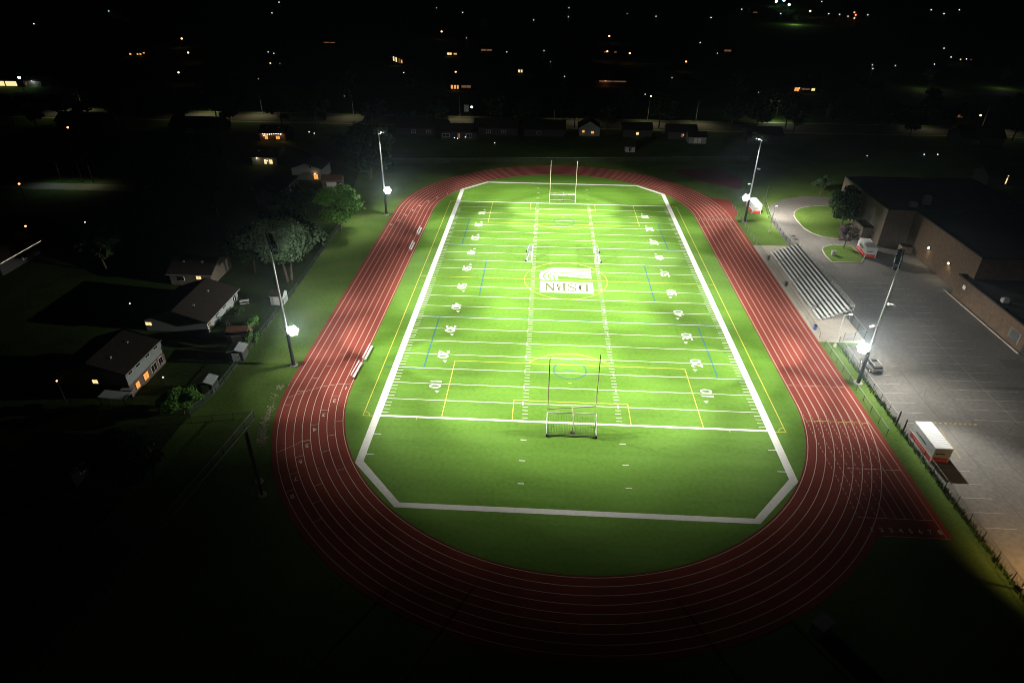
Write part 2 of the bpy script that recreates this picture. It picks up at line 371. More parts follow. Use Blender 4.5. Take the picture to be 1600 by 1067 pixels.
# ---- football paint
fp = MB(); SW = 29.72; SO = 30.85
for s in (-1, 1):
    fp.poly([(s*SW, -60.7, Z_B), (s*SO, -61.1, Z_B), (s*SO, 61.1, Z_B), (s*SW, 60.7, Z_B)])
    for t_ in (-1, 1):
        fp.poly([(s*SW, t_*60.7, Z_B), (s*SO, t_*61.1, Z_B), (s*23.5, t_*69.15, Z_B), (s*23.05, t_*68.25, Z_B)])
for t_ in (-1, 1):
    fp.poly([(-23.05, t_*68.25, Z_B), (23.05, t_*68.25, Z_B), (23.5, t_*69.15, Z_B), (-23.5, t_*69.15, Z_B)])
    fp.poly([(-SW, t_*50.02, Z_B), (SW, t_*50.02, Z_B), (SW, t_*50.46, Z_B), (-SW, t_*50.46, Z_B)])
for k in range(-10, 11):
    if k == 0: continue
    y = k*5*YD; fp.ribbon((-SW, y), (SW, y), 0.125, Z_B)
    for x in (-7.66, 7.55): fp.ribbon((x, y-0.42), (x, y+0.42), 0.2, Z_C)
for k in range(-54, 55):
    if k % 5 == 0: continue
    y = k*YD
    for a, b in ((-SW, -28.68), (28.68, SW), (-7.66, -6.8), (6.98, 7.87)): fp.ribbon((a, y), (b, y), 0.11, Z_B)
for t_ in (-1, 1):
    for y in (54.65, 59.2, 63.8):
        for a, b in ((-7.66, -6.8), (6.98, 7.87)): fp.ribbon((a, t_*y), (b, t_*y), 0.15, Z_B)
        if y < 61:
            for a, b in ((-SW, -28.6), (28.6, SW)): fp.ribbon((a, t_*y), (b, t_*y), 0.15, Z_B)
structure('football_lines', fp, 'white_paint')
nb = MB()
for k in range(1, 11):
    yd = k*10; y = -55*YD+yd*YD
    if yd == 110: continue
    num = str(yd if yd <= 50 else 110-yd)
    if yd in (60, 70, 80, 90, 100): y = -55*YD+yd*YD
    for s in (-1, 1):
        ux = (0, s, 0); uy = (-s, 0, 0)
        org = (s*22.6, y, Z_C)
        vs, fs = text_faces(num, 2.75, 0.045)
        i = len(nb.v)
        for v in vs: nb.v.append((org[0]+uy[0]*v.y, org[1]+ux[1]*v.x*0.98, Z_C))
        nb.f += [tuple(i+q for q in f) for f in fs]
        e = -1 if yd <= 50 else 1
        nb.poly([(s*21.55, y+e*1.95, Z_C), (s*22.35, y+e*1.95, Z_C), (s*21.85, y+e*2.65, Z_C)])
structure('yard_numbers', nb, 'white_paint')

# ---- soccer (yellow) and lacrosse (blue) paint
sp = MB(); Z_Y = Z_B+0.002
sp.strip([(-32.45, -50.4), (32.45, -50.4), (32.45, 50.4), (-32.45, 50.4)], 0.13, Z_Y-0.003, closed=True)
sp.ribbon((-32.45, 0), (32.45, 0), 0.13, Z_Y)
def arc(c, r, a0, a1, n=40): return [(c[0]+r*cos(a0+(a1-a0)*k/n), c[1]+r*sin(a0+(a1-a0)*k/n)) for k in range(n+1)]
sp.strip(arc((0, 0), 9.15, 0, 2*pi, 72), 0.14, Z_Y+0.002)
for t_ in (-1, 1):
    sp.strip([(-20.16, t_*50.2), (-20.16, t_*33.95), (20.16, t_*33.95), (20.16, t_*50.2)], 0.13, Z_Y+0.004)
    sp.strip([(-9.16, t_*50.2), (-9.16, t_*44.9), (9.16, t_*44.9), (9.16, t_*50.2)], 0.13, Z_Y+0.004)
    a = math.asin((39.5-33.95)/9.15)
    sp.strip([(x, t_*(-y)) for x, y in arc((0, -39.5), 9.15, a, pi-a)], 0.13, Z_Y+0.004)
    sp.ribbon((-0.3, t_*39.5), (0.35, t_*39.5), 0.2, Z_Y)
    for s in (-1, 1):
        sp.strip([(s*(32.45-x), t_*(50.4-y)) for x, y in arc((0, 0), 1.0, 0, pi/2, 10)], 0.1, Z_Y+0.001)
        sp.ribbon((s*24, t_*50.5), (s*24, t_*50.85), 0.12, Z_Y)
structure('soccer_lines', sp, 'yellow_paint')
bl = MB()
for t_ in (-1, 1):
    bl.ribbon((-32.3, t_*18.1), (32.3, t_*18.1), 0.13, Z_B+0.003)
    for s in (-1, 1):
        bl.ribbon((s*25.3, t_*18.4), (s*25.3, t_*36.4), 0.17, Z_C+0.003)
        bl.ribbon((s*25.3, t_*36.72), (s*32.3, t_*36.72), 0.12, Z_C+0.002)
        bl.strip([(s*(32.2-x), t_*(4.9+y*0.5)) for x, y in arc((0, 0), 0.5, -0.5, 2.2, 8)], 0.1, Z_C+0.003)
    bl.strip(arc((0.1, t_*35.6), 2.8, 0, 2*pi, 48), 0.14, Z_C+0.005)
    bl.ribbon((-0.85, t_*35.7), (1.05, t_*35.7), 0.14, Z_C+0.006)
for s in (-1, 1): bl.ribbon((s*18.35, -8.8), (s*18.35, 9.1), 0.17, Z_C+0.003)
structure('lacrosse_lines', bl, 'blue_paint')

# ---- midfield emblem and DSBN panel (reads from the far side)
lg = MB(); ZL = Z_C+0.008
lg.poly([(-5.62, -6.25, ZL), (5.95, -6.3, ZL), (5.9, -0.95, ZL), (-5.68, -0.85, ZL)])
def band(k, e):
    top = 6.36-1.33*k-e; rx = 4.45-1.02*k-e; ry = 4.6-1.33*k-e; cx, cyy = -1.45, 1.76
    pts = [(5.8, top)]
    yend = -0.25
    for j in range(25):
        a = pi/2+(pi*0.72)*j/24
        x, y = cx+max(0.3, rx)*cos(a), cyy+max(0.3, ry)*sin(a)
        if y < yend: break
        pts.append((x, y))
    pts.append((cx-max(0.3, rx)*0.86+0.05*k, yend))
    return pts
for k in range(4):
    A = band(k, 0.16 if k else 0); B = band(k+1, -0.16 if k < 3 else 0)
    n = 26
    def rs(P):
        L = [0]
        for a, b in zip(P, P[1:]): L.append(L[-1]+math.dist(a, b))
        out = []
        for j in range(n+1):
            s_ = L[-1]*j/n
            for q in range(len(P)-1):
                if L[q+1] >= s_-1e-9:
                    u = (s_-L[q])/max(1e-9, L[q+1]-L[q]); out.append((P[q][0]+(P[q+1][0]-P[q][0])*u, P[q][1]+(P[q+1][1]-P[q][1])*u)); break
        return out
    A = rs(A); B = rs(B); i = len(lg.v)
    lg.v += [(*p, ZL) for p in A]+[(*p, ZL) for p in B]
    for j in range(n): lg.f.append((i+j, i+n+1+j, i+n+2+j, i+j+1))
structure('midfield_emblem', lg, mat('emblem_paint', (0.47, 0.48, 0.45), 0.8, var=0.05, scale=1.5))
lt = MB()
def stroke(pts, w):      # pts in letter space (u right 0..1, v up 0..1)
    lt.strip(pts, w, ZL+0.004)
def LP(ox, w, u, v): return (ox-u*w, -1.75-(v)*3.6)      # letter space to ground: reads towards -x, up = -y ... bottom row at y=-1.75
def letter(ch, ox, w=2.0):
    P = lambda u, v: LP(ox, w, u, v)
    th, tn = 0.46, 0.30
    if ch == 'D':
        stroke([P(.18, 0), P(.18, 1)], th); stroke([P(0, 0.03), P(.5, 0.03), P(.85, .2), P(.95, .5), P(.85, .8), P(.5, .97), P(0, .97)], tn)
        stroke([P(.86, .25), P(.93, .5), P(.86, .75)], th)
    if ch == 'S':
        stroke([P(.88, .72), P(.86, .88), P(.5, .99), P(.2, .9), P(.12, .73), P(.3, .57)], tn)
        stroke([P(.2, .64), P(.5, .5), P(.8, .36)], th)
        stroke([P(.7, .42), P(.9, .26), P(.8, .1), P(.5, .01), P(.15, .1), P(.1, .28)], tn)
    if ch == 'B':
        stroke([P(.2, 0), P(.2, 1)], th); stroke([P(0, .97), P(.6, .97), P(.82, .85), P(.8, .62), P(.55, .52), P(.25, .52)], tn)
        stroke([P(.55, .52), P(.88, .42), P(.92, .2), P(.7, .04), P(0, .03)], tn)
        stroke([P(.82, .85), P(.8, .65)], th); stroke([P(.9, .4), P(.92, .2)], th)
    if ch == 'N':
        stroke([P(.14, 0), P(.14, 1)], tn); stroke([P(.86, 0), P(.86, 1)], tn); stroke([P(.14, 1), P(.86, 0)], th)
        stroke([P(-.02, .03), P(.3, .03)], tn); stroke([P(.7, .97), P(1.02, .97)], tn); stroke([P(-.06, .97), P(.2, .97)], tn)
for ch, ox in (('D', 4.9), ('S', 2.35), ('B', 0.05), ('N', -2.45)): letter(ch, ox, 2.05)
structure('panel_lettering', lt, 'letter')

# ---- right side: pad, parking lot, drive, islands, kerbs
pd = MB(); pd.poly([(46.95, -23.0, 0.006), (55.8, -23.0, 0.006), (55.8, 23.2, 0.006), (46.95, 23.2, 0.006)]); structure('concrete_pad', pd, 'concrete')
lot = MB()
edge = [(50.6, -110), (50.6, -30), (51.0, -24.5), (55.9, -23.5), (55.9, 30), (56.2, 40)]
dr_out = [tuple(at(*q)[:2]) for q in [(1204, 330), (1203, 322), (1222, 312), (1255, 306.5), (1300, 309), (1340, 311)]]
lot.poly([(x, y, 0.005) for x, y in edge+dr_out+[(150, 63), (150, -110)]])
structure('parking_lot', lot, 'asphalt')
gi = [tuple(at(*q)[:2]) for q in [(1245, 345), (1240.5, 338), (1241, 332), (1247, 327.5), (1258, 324.5), (1275, 322.5), (1300, 322), (1330, 324)]]
gi2 = [tuple(at(*q)[:2]) for q in [(1330, 375), (1310, 374), (1285, 370.5), (1268, 364.5), (1256, 357)]]
isl = gi+[(78, 50), (78, 30)]+gi2
ki = MB(); ki.prism(list(reversed(isl)), 0, 0.14); structure('grass_island', ki, 'grass')
i2 = [tuple(at(*q)[:2]) for q in [(1286, 387), (1285, 391), (1289, 399), (1299.5, 410), (1345, 411), (1350, 404), (1330, 385), (1300, 383)]]
kj = MB(); kj.prism(list(reversed(i2)), 0, 0.14); structure('grass_corner', kj, 'grass')
kb = MB()
for P in (isl, i2):
    n = len(P); cxx = sum(p[0] for p in P)/n; cyy = sum(p[1] for p in P)/n
    for k in range(n):
        a = P[k]; b = P[(k+1) % n]
        L_ = math.dist(a, b)
        if L_ < 0.05: continue
        kb.box(((a[0]+b[0])/2, (a[1]+b[1])/2, 0.075), (L_+0.1, 0.18, 0.15), atan2(b[1]-a[1], b[0]-a[0]))
kb.box((82.0, -12, 0.08), (0.3, 26, 0.16))
structure('kerb', kb, 'concrete')
pk = MB(); ZP = 0.010
for k in range(19):                           # double row of stalls in the middle of the lot
    y = 3.5-2.72*k
    x0 = 63.2+(0.0 if k > 4 else -0.4); pk.ribbon((x0-0.3, y), (74.6, y), 0.13, ZP)
pk.ribbon((69.0, 4.2), (69.3, -46), 0.10, ZP+0.002)
for k in range(14):
    y = -33.6-2.65*k
    if y < -70: break
    if -57 < y < -49: continue
    pk.ribbon((51.4, y), (55.8, y), 0.13, ZP)
for k in range(7):                            # stalls under the school wall
    y = 17.0-2.8*k; pk.ribbon((80.2, y), (85.6, y), 0.14, ZP)
for k in range(5): pk.ribbon((79.0+k*0.9, 1.4), (80.6+k*0.9, -0.4), 0.12, ZP)
for k in range(8): pk.ribbon((53.5, -24.6-0.75*k), (57.8, -25.4-0.75*k), 0.13, ZP)
structure('parking_lines', pk, 'lot_paint')
ck = MB(); r5 = random.Random(5)
for k in range(26):
    x, y = r5.uniform(57, 81), r5.uniform(-85, 18); a = 1.57+r5.gauss(0, 0.25) if r5.random() < .65 else r5.gauss(0, .3); P = []
    for j in range(r5.randint(5, 14)):
        P.append((x, y)); a += r5.gauss(0, 0.22); x += 1.3*cos(a); y += 1.3*sin(a)
    P = [p for p in P if 56.3 < p[0] < 81.8]
    if len(P) > 2: ck.strip(P, 0.09, 0.0075)
for x in (57.6, 62.4): ck.strip([(x+r5.gauss(0, .05), -100+k*5) for k in range(26)], 0.11, 0.0072)
structure('asphalt_seams', ck, mat('tar_sealed_crack', (0.10, 0.10, 0.095), 0.8))
pt = MB()
for (x, y, w, d) in ((66, -52, 5, 3), (59.5, -70, 3, 6), (77, -30, 4, 3.2), (60, 10, 3, 4), (72, 7, 4.5, 2.6)): pt.poly([(x, y, .0065), (x+w, y+.2, .0065), (x+w-.1, y+d, .0065), (x+.15, y+d-.2, .0065)])
structure('asphalt_patches', pt, mat('newer_asphalt_patch', (0.12, 0.12, 0.112), 0.9, var=.1, scale=3))
ys = MB()
for k in range(9):
    x = 56.2+k*0.75; ys.poly([(x, -46.75, ZP+.002), (x+.42, -46.75, ZP+.002), (x+.55, -46.4, ZP+.002), (x+.13, -46.4, ZP+.002)])
ys.ribbon((56.4, -48.0), (55.9, -54.8), 0.1, ZP+.002)
structure('speed_hump_paint', ys, mat('worn_yellow_paint', (0.33, 0.27, 0.10), 0.85, var=0.4, scale=2))

yd_ = MB(); yd_.poly([(-330, -130, .003), (-60.6, -130, .003), (-59.4, -54, .003), (-58.2, -46, .003), (-57.8, -9.8, .003), (-58.8, 30, .003), (-66, 75, .003), (-120, 125, .003), (-330, 125, .003)]); structure('backyard_shade_sheet', yd_, ground_mat('shade_darkened_backyard', [(0.35, (0.018, 0.032, 0.008)), (0.55, (0.034, 0.062, 0.013)), (0.7, (0.05, 0.055, 0.03))], (0.15, 1.5), rough=0.95, spec=0.1))  # darker sheet added so the yards look less lit than the lawn
rd = MB(); rd.poly([(-420, 146, .006), (420, 146, .006), (420, 158, .006), (-420, 158, .006)]); structure('far_road', rd, 'road')
wk = MB()
for y in (142.6, 160.2): wk.poly([(-420, y, .006), (420, y, .006), (420, y+1.5, .006), (-420, y+1.5, .006)])
structure('far_pavement', wk, 'concrete')
rd = MB(); rd.poly([(-420, 50.5, .006), (-128, 51.5, .006), (-124, 57.5, .006), (-420, 57.5, .006)]); structure('side_street', rd, 'road')
for y_, nm in ((235, 'back_street'), (330, 'outer_street'), (450, 'outskirt_street')):
    r_ = MB(); r_.poly([(-700, y_, .006), (700, y_, .006), (700, y_+9, .006), (-700, y_+9, .006)]); structure(nm, r_, 'road')

# ================================================================== THINGS
# ---- floodlight poles
def flood_pole(key, label, lower):
    x, y, sx, sy = POLES[key]
    t = thing('floodlight_pole', label, 'floodlight', (x, y, 0), 0, 'floodlight poles round the track')
    b = MB(); b.tube((0, 0, 0), (0, 0, 6.2), 0.33, 0.26, 12); b.build('pole_base', 'darksteel', t, smooth=False)
    b = MB(); b.tube((0, 0, 6.2), (0, 0, 23.2), 0.23, 0.12, 12); b.build('pole', 'litsteel', t)  # upper mast paler than its base to imitate floodlight falling on it
    b = MB(); b.tube((0, 0, -0.05), (0, 0, 0.12), 0.75, 0.7, 14); b.build('footing', 'concrete', t)
    ang = atan2(sy*0.55, sx)                       # the head faces the field
    D = Vector((cos(ang), sin(ang), 0)); S = Vector((-D.y, D.x, 0))
    b = MB()
    for z, hw in ((23.3, 2.6), (22.3, 2.6)):
        b.box((0, 0, z), (0.16, 2*hw, 0.16), ang)
    for u in (-2.4, 2.4): b.tube(S*u+Vector((0, 0, 22.3)), S*u+Vector((0, 0, 23.3)), 0.06)
    b.build('crossarm', 'darksteel', t)
    k = 0
    for z in (23.3, 22.3):
        for u in (-2.2, -1.1, 0, 1.1, 2.2):
            c = S*u+D*0.55+Vector((0, 0, z-0.1))
            h = MB(); h.box(c, (0.6, 0.74, 0.26), ang, (radians(10), 'Y'))
            h.box(c+D*(-0.12)+Vector((0, 0, 0.2)), (0.34, 0.5, 0.16), ang, (radians(10), 'Y'))
            h.tube(S*u+Vector((0, 0, z)), c-D*0.1, 0.05)
            h.box(c+D*0.32+Vector((0, 0, -0.24)), (0.03, 0.74, 0.3), ang); h.box(c+S*0.37+Vector((0, 0, -0.22)), (0.6, 0.03, 0.26), ang); h.box(c-S*0.37+Vector((0, 0, -0.22)), (0.6, 0.03, 0.26), ang)
            fl = h.build('floodlight', 'darksteel', t)
            e = MB(); e.box(c+D*0.08+Vector((0, 0, -0.155)), (0.5, 0.62, 0.03), ang, (radians(10), 'Y')); e.build('lens', 'led', fl)
    for (z, dx, dy, sz) in lower:                  # area lights on short arms lower on the mast
        a = MB(); a.tube((0, 0, z-0.3), (dx*0.5, dy*0.5, z), 0.05); a.tube((dx*0.5, dy*0.5, z), (dx*0.8, dy*0.8, z), 0.05); a.build('bracket_arm', 'steel', t)
        a = MB(); a.box((dx, dy, z), (sz, sz*0.7, 0.22), atan2(dy, dx), (radians(12), 'Y')); al = a.build('area_light', 'white_metal', t)
        a = MB(); a.box((dx, dy, z-0.13), (sz*0.8, sz*0.5, 0.03), atan2(dy, dx), (radians(12), 'Y')); a.build('lens', 'led', al)
    a = MB(); a.tube((0.3*sx, 0, 6.6), (0.75*sx, 0.15*sy, 6.75), 0.06); a.build('low_arm', 'steel', t)
    c = Vector((0.95*sx, 0.2*sy, 6.8))
    up = (Vector(CAM)*0+Vector((-x*0.9, -95-y, 58))).normalized()
    u = up.orthogonal().normalized(); v = up.cross(u)
    u = up.cross(Vector((0, 0, 1))).normalized(); v = u.cross(up)
    br = MB(); br.box(c-up*0.3, (0.2, 0.2, 1.3)); br.tube(c-up*0.3-u*0.75, c-up*0.3+u*0.75, 0.05, n=6); br.build('lamp_frame', 'darksteel', t)
    for a_, b_ in [(0, 0)]+[(cos(k*pi/3), sin(k*pi/3)) for k in range(6)]:  # low lamp multiplied into a cluster to widen its glare
        q = c+u*(0.62*a_)+v*(0.62*b_)
        hs = MB(); hs.tube(q-up*0.4, q, 0.18, 0.33, 12); lowl = hs.build('low_glare_floodlight', 'darksteel', t)
        ln = MB(); ln.tube(q+up*0.01, q+up*0.05, 0.33, 0.31, 14); ln.build('lens', 'glare', lowl)
    return t, Vector((x, y, 0))+c, up
lamps = []
lamps.append(flood_pole('LF', 'tall floodlight pole at far left, in front of the tall dark tree', [])[1:])
lamps.append(flood_pole('LN', 'tall floodlight pole on the left grass nearest the shed and dark backyards', [])[1:])
lamps.append(flood_pole('RF', 'tall floodlight pole at far right beside the white and red container', [(14.4, 0.9, 0.3, 0.8), (10.5, -0.9, -0.2, 0.6)])[1:])
lamps.append(flood_pole('RN', 'tall floodlight pole at near right, standing over the silver car', [(14.9, 1.0, 0.2, 0.95), (11.1, -1.0, -0.2, 0.75), (4.0, 0.35, 0.1, 0.35)])[1:])
GLARE = 75000.0
for (c, up), f in zip(lamps, (0.7, 1.1, 0.45, 2.6)):
    spot('low_floodlight_halo_beam', c+up*0.12, c+up*10, GLARE*f, 44, 0.9, (1, 0.98, 0.9), 0.25)  # strong beam tipped up towards the camera to raise a halo in the haze
x, y, _, _ = POLES['RN']
for dx, dy, p, cone in ((7, -7, 24000, 100), (7, 15, 27000, 74), (10, -24, 58000, 50), (20, 4, 12000, 84)):
    spot('area_light_beam', (x+1.2, y+0.2, 14.6), (x+dx, y+dy, 0), p, cone, 1.0, (1.0, 0.95, 0.86), 0.3)
spot('area_light_beam', (x+0.4, y+0.8, 10.8), (x+4, y+16, 0), 6000, 100, 1.0, (1.0, 0.86, 0.68), 0.3)
x, y, _, _ = POLES['RF']
for dx, dy, p, cone in ((17, 12, 80000, 72), (5, -12, 8000, 90), (14, 0, 34000, 80), (26, -30, 70000, 56)):
    spot('area_light_beam', (x+1.1, y+0.3, 14.1), (x+dx, y+dy, 0), p, cone, 1.0, (1.0, 0.92, 0.8), 0.3)

# ---- football goalposts
def goalpost(yg, yb, label, skew):
    t = thing('football_goalpost', label, 'goalpost', (0.1, yb, 0), 0, 'football goalposts')
    d = yg-yb; s = 1 if d > 0 else -1
    b = MB(); pts = [(0, 0, 0), (0, 0, 1.3), (0, 0.12*s, 1.9), (-0.02, 0.5*s, 2.5), (-0.08, 1.1*s, 2.9), (-0.15, d-0.25*s, 3.03), (-0.15, d, 3.05)]
    b.path(pts, 0.10, 10); b.build('gooseneck_post', 'cream_metal', t)
    A = Vector((-3.85, d-skew, 3.05)); B = Vector((3.45, d+skew, 3.05))
    b = MB(); b.tube(A, B, 0.08, n=10); b.build('crossbar', 'cream_metal', t)
    for P in (A, B):
        b = MB(); b.tube(P, P+Vector((0, 0, 9.3)), 0.08, 0.06, 8); b.build('upright', 'cream_metal', t)
    b = MB(); b.tube((0, 0, 0), (0, 0, 0.03), 0.4, 0.4, 12); b.build('base_plate', 'darksteel', t)
goalpost(-50.3, -52.55, 'cream football goalpost with tall uprights behind the near soccer goal', 0.55)
goalpost(50.3, 52.9, 'cream football goalpost with tall uprights at the far end of the field', 0.05)

# ---- portable soccer goals (front faces local +y)
def soccer_goal(w=7.4, h=2.44, dep=2.7, fr=0.07):
    t = thing('soccer_goal', '', 'soccer goal', (0, 0, 0), 0, 'portable soccer goals')
    hw = w/2
    for s in (-1, 1):
        b = MB(); b.tube((s*hw, 0, 0), (s*hw, 0, h), fr, n=8); b.build('post', 'white_metal', t)
        b = MB(); b.tube((s*hw, 0, h), (s*hw, -0.7, h), fr*0.7, n=6); b.tube((s*hw, -0.7, h), (s*hw, -dep, 0.08), fr*0.8, n=6); b.tube((s*hw, 0, 0.07), (s*hw, -dep, 0.07), fr*0.8, n=6); b.build('side_frame', 'white_metal', t)
        wv = MB(); wv.tube((s*hw-0.11, -dep-0.05, 0.2), (s*hw+0.11, -dep-0.05, 0.2), 0.22, n=10); wv.build('wheel', 'rubber', t)
    b = MB(); b.tube((-hw, 0, h), (hw, 0, h), fr, n=8); b.build('crossbar', 'white_metal', t)
    b = MB(); b.tube((-hw, -dep+0.35, 0.08), (hw, -dep+0.35, 0.08), fr*0.7, n=6); b.build('ground_bar', 'white_metal', t)
    n = MB(); st = 0.24; r = 0.017
    k = 0
    xs = [-hw+st*i for i in range(int(w/st)+1)]
    prof = [(0, h), (-0.7, h), (-dep, 0.1)]
    for x in xs:
        for a, b2 in zip(prof, prof[1:]): n.tube((x, a[0], a[1]), (x, b2[0], b2[1]), r, n=3, cap=False)
    for (a, b2) in zip(prof, prof[1:]):
        L = math.dist(a, b2); m = max(1, int(L/st))
        for i in range(m):
            u = i/m; n.tube((-hw, a[0]+(b2[0]-a[0])*u, a[1]+(b2[1]-a[1])*u), (hw, a[0]+(b2[0]-a[0])*u, a[1]+(b2[1]-a[1])*u), r, n=3, cap=False)
    for s in (-1, 1):
        for i in range(1, 12):
            z = h*i/12; yb = -0.7-(dep-0.7)*(1-(z/h)); n.tube((s*hw, 0, z), (s*hw, yb, z), r, n=3, cap=False)
        for i in range(1, 12):
            yy = -dep*i/12; zt = h if yy > -0.7 else h*(1-(-yy-0.7)/(dep-0.7)); n.tube((s*hw, yy, 0.05), (s*hw, yy, zt), r, n=3, cap=False)
    n.build('net', 'net', t)
    return t
sg = soccer_goal(); sg.location = (-0.1, -50.85, 0); sg['label'] = 'white portable soccer goal standing on the near goal line under the goalpost'
dup(sg, (-0.1, 51.0, 0), pi, 'white portable soccer goal on the far goal line under the far goalpost')
s2 = soccer_goal(5.6, 2.0, 1.35, 0.07); s2.location = (-7.75, 12.1, 0); s2.rotation_euler.z = -pi/2; s2['label'] = 'small white soccer goal turned sideways on the left hash marks above the emblem'
dup(s2, (7.0, 12.6, 0), pi/2, 'small white soccer goal turned sideways on the right hash marks above the emblem')

# ---- team benches
def bench(L=4.6):
    t = thing('team_bench', '', 'bench', (0, 0, 0), 0, 'aluminium team benches')
    b = MB(); b.box((0.1, 0, 0.45), (0.40, L, 0.05)); b.build('seat', 'alu', t)
    b = MB(); b.box((-0.28, 0, 0.82), (0.05, L, 0.24), 0, (radians(-10), 'Y')); b.build('backrest', 'alu', t)
    for k in (-1, 0, 1):
        b = MB(); y = k*L*0.42
        b.tube((0.25, y, 0), (0.1, y, 0.43), 0.03, n=6); b.tube((-0.35, y, 0), (-0.05, y, 0.43), 0.03, n=6); b.tube((-0.08, y, 0.42), (-0.28, y, 0.9), 0.03, n=6); b.tube((-0.4, y, 0.03), (0.32, y, 0.03), 0.03, n=6)
        b.build('leg', 'steel', t)
    return t
b0 = bench(); b0.location = (-36.5, -38.5, 0.02); b0.rotation_euler.z = radians(-3); b0['label'] = 'silver team bench on the left track edge, nearest of the four benches'
dup(b0, (-35.95, -33.0, 0.02), radians(-2), 'silver team bench on the left turf edge, second nearest of the four')
dup(b0, (-37.1, 15.6, 0.02), 0, 'silver team bench on the far left track, third from the camera')
dup(b0, (-37.1, 25.4, 0.02), 0, 'silver team bench on the far left track, farthest of the four')

# ---- bleachers
bt = thing('bleachers', 'silver aluminium bleachers of eight plank rows beside the right straight', 'bleachers', (49.5, 1.6, 0))
Y0, Y1 = -16.5, 16.2; NR = 8
for r in range(NR):
    x = 0.3+r*0.72; z = 0.45+r*0.33
    segs = [(Y0, -8.4+0.0), (-7.2, 3.6), (4.8, 12.0), (13.0, Y1)] if r < 2 else ([(Y0, -13.6), (-12.6, Y1)] if r < 1 else [(Y0, Y1)])
    if r < 2: segs = [(Y0, -12.4), (-11.2, -0.2), (1.0, 10.4), (11.6, Y1)]
    b = MB()
    for a, c in segs: b.box((x, (a+c)/2, z), (0.30, c-a, 0.05))
    b.build('seat_plank', 'alu', bt)
    b = MB()
    for a, c in segs: b.box((x+0.4, (a+c)/2, z-0.22), (0.34, c-a, 0.045))
    b.build('foot_plank', 'alu', bt)
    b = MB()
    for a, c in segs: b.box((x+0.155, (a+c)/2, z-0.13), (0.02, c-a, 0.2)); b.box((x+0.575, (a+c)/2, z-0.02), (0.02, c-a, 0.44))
    b.build('gap_shade_panel', 'rubber', bt)  # dark boards added to imitate the black shade between planks
fr = MB()
k = Y0+0.4
while k < Y1:
    fr.tube((0, k, 0.1), (6.2, k, 2.6), 0.04, n=5); fr.tube((6.2, k, 0), (6.2, k, 2.6), 0.04, n=5); fr.tube((3.0, k, 0), (3.0, k, 1.4), 0.04, n=5); fr.tube((0.1, k, 0.06), (6.2, k, 0.06), 0.04, n=5)
    k += 1.78
fr.build('frame', 'steel', bt)
gr = MB()
for y in (Y0-0.05, Y1+0.05):
    for dz in (0.2, 1.1): gr.tube((0.9, y, 0.75+dz-0.3), (6.2, y, 2.7+dz), 0.045, n=6)
    gr.tube((0.9, y, 0.65), (0.9, y, 1.55), 0.045, n=6); gr.tube((6.2, y, 2.5), (6.2, y, 3.8), 0.05, n=6)
for z in (2.9, 3.3, 3.75): gr.tube((6.25, Y0, z), (6.25, Y1, z), 0.035, n=6)
k = Y0
while k < Y1: gr.tube((6.25, k, 2.5), (6.25, k, 3.75), 0.03, n=5); k += 1.63
gr.build('guard_rail', 'rail', bt)
for y in (-11.8, 0.4, 11.0):
    b = MB(); b.tube((1.7, y, 1.0), (1.7, y, 1.95), 0.035, n=6); b.tube((1.7, y, 1.95), (3.1, y, 2.6), 0.035, n=6); b.tube((3.1, y, 1.6), (3.1, y, 2.6), 0.035, n=6); b.build('aisle_handrail', 'darksteel', bt)

# ---- chain-link fences
def fence(pts, h, label, sp=3.0, wire=0.30, th=0.02, post='darksteel', rail='rail', loc=None, rail_low=False):
    o = Vector((*pts[0], 0)); t = thing('chain_link_fence', label, 'fence', o)
    P = [Vector((p[0]-o.x, p[1]-o.y, 0)) for p in pts]; m = MB(); r = MB(); ps = MB()
    posts = []
    for a, b in zip(P, P[1:]):
        L = (b-a).length; d = (b-a)/L; n = max(1, round(L/sp))
        for i in range(n+(1 if b is P[-1] else 0)): posts.append(a+d*(L*i/n))
        r.tube(a+Vector((0, 0, h)), b+Vector((0, 0, h)), 0.035, n=6)
        if rail_low: r.tube(a+Vector((0, 0, 0.06)), b+Vector((0, 0, 0.06)), 0.03, n=6)
        nn = int(L/wire); q = d*th/2*1.4
        for i in range(-int(h/wire)-1, nn+1):
            for sgn in (1, -1):
                x0 = i*wire; x1 = x0+h; z0, z1 = (0, h) if sgn > 0 else (h, 0)
                lo, hi = max(0, x0), min(L, x1)
                if hi-lo < 0.02: continue
                za = z0+(z1-z0)*(lo-x0)/h; zb = z0+(z1-z0)*(hi-x0)/h
                A = a+d*lo; B = a+d*hi
                m.poly([A-q+Vector((0, 0, za)), A+q+Vector((0, 0, za)), B+q+Vector((0, 0, zb)), B-q+Vector((0, 0, zb))])
    m.build('mesh_panel', 'wire', t); r.build('top_rail', rail, t)
    for p in posts[:100]:
        b = MB(); b.tube(p, p+Vector((0, 0, h+0.08)), 0.045, n=6); b.build('post', post, t)
    return t
fence([(47.5, -50.1), (47.5, -21.6)], 1.25, 'chain link fence with pale top rail on the grass verge beside the right track bend', wire=0.26)
fence([(47.75, -20.5), (47.75, 23.0), (48.4, 50.5)], 1.25, 'low chain link fence along the track in front of the bleachers', wire=0.26, post='rail', rail='wire')
fence([(50.1, -118), (50.1, -49.6)], 1.8, 'chain link fence between the dark verge and the container in the parking lot', wire=0.3, rail_low=True)
fence([(50.1, -47.6), (50.1, -24.0)], 1.8, 'chain link fence between the grass verge and the parked silver car', wire=0.3)
fence([(51.5, -22.6), (55.9, -21.4), (55.9, 23.5), (56.4, 43.0), (58.4, 54.0), (62.6, 66.0)], 1.8, 'tall chain link fence behind the bleachers and along the driveway', wire=0.3)
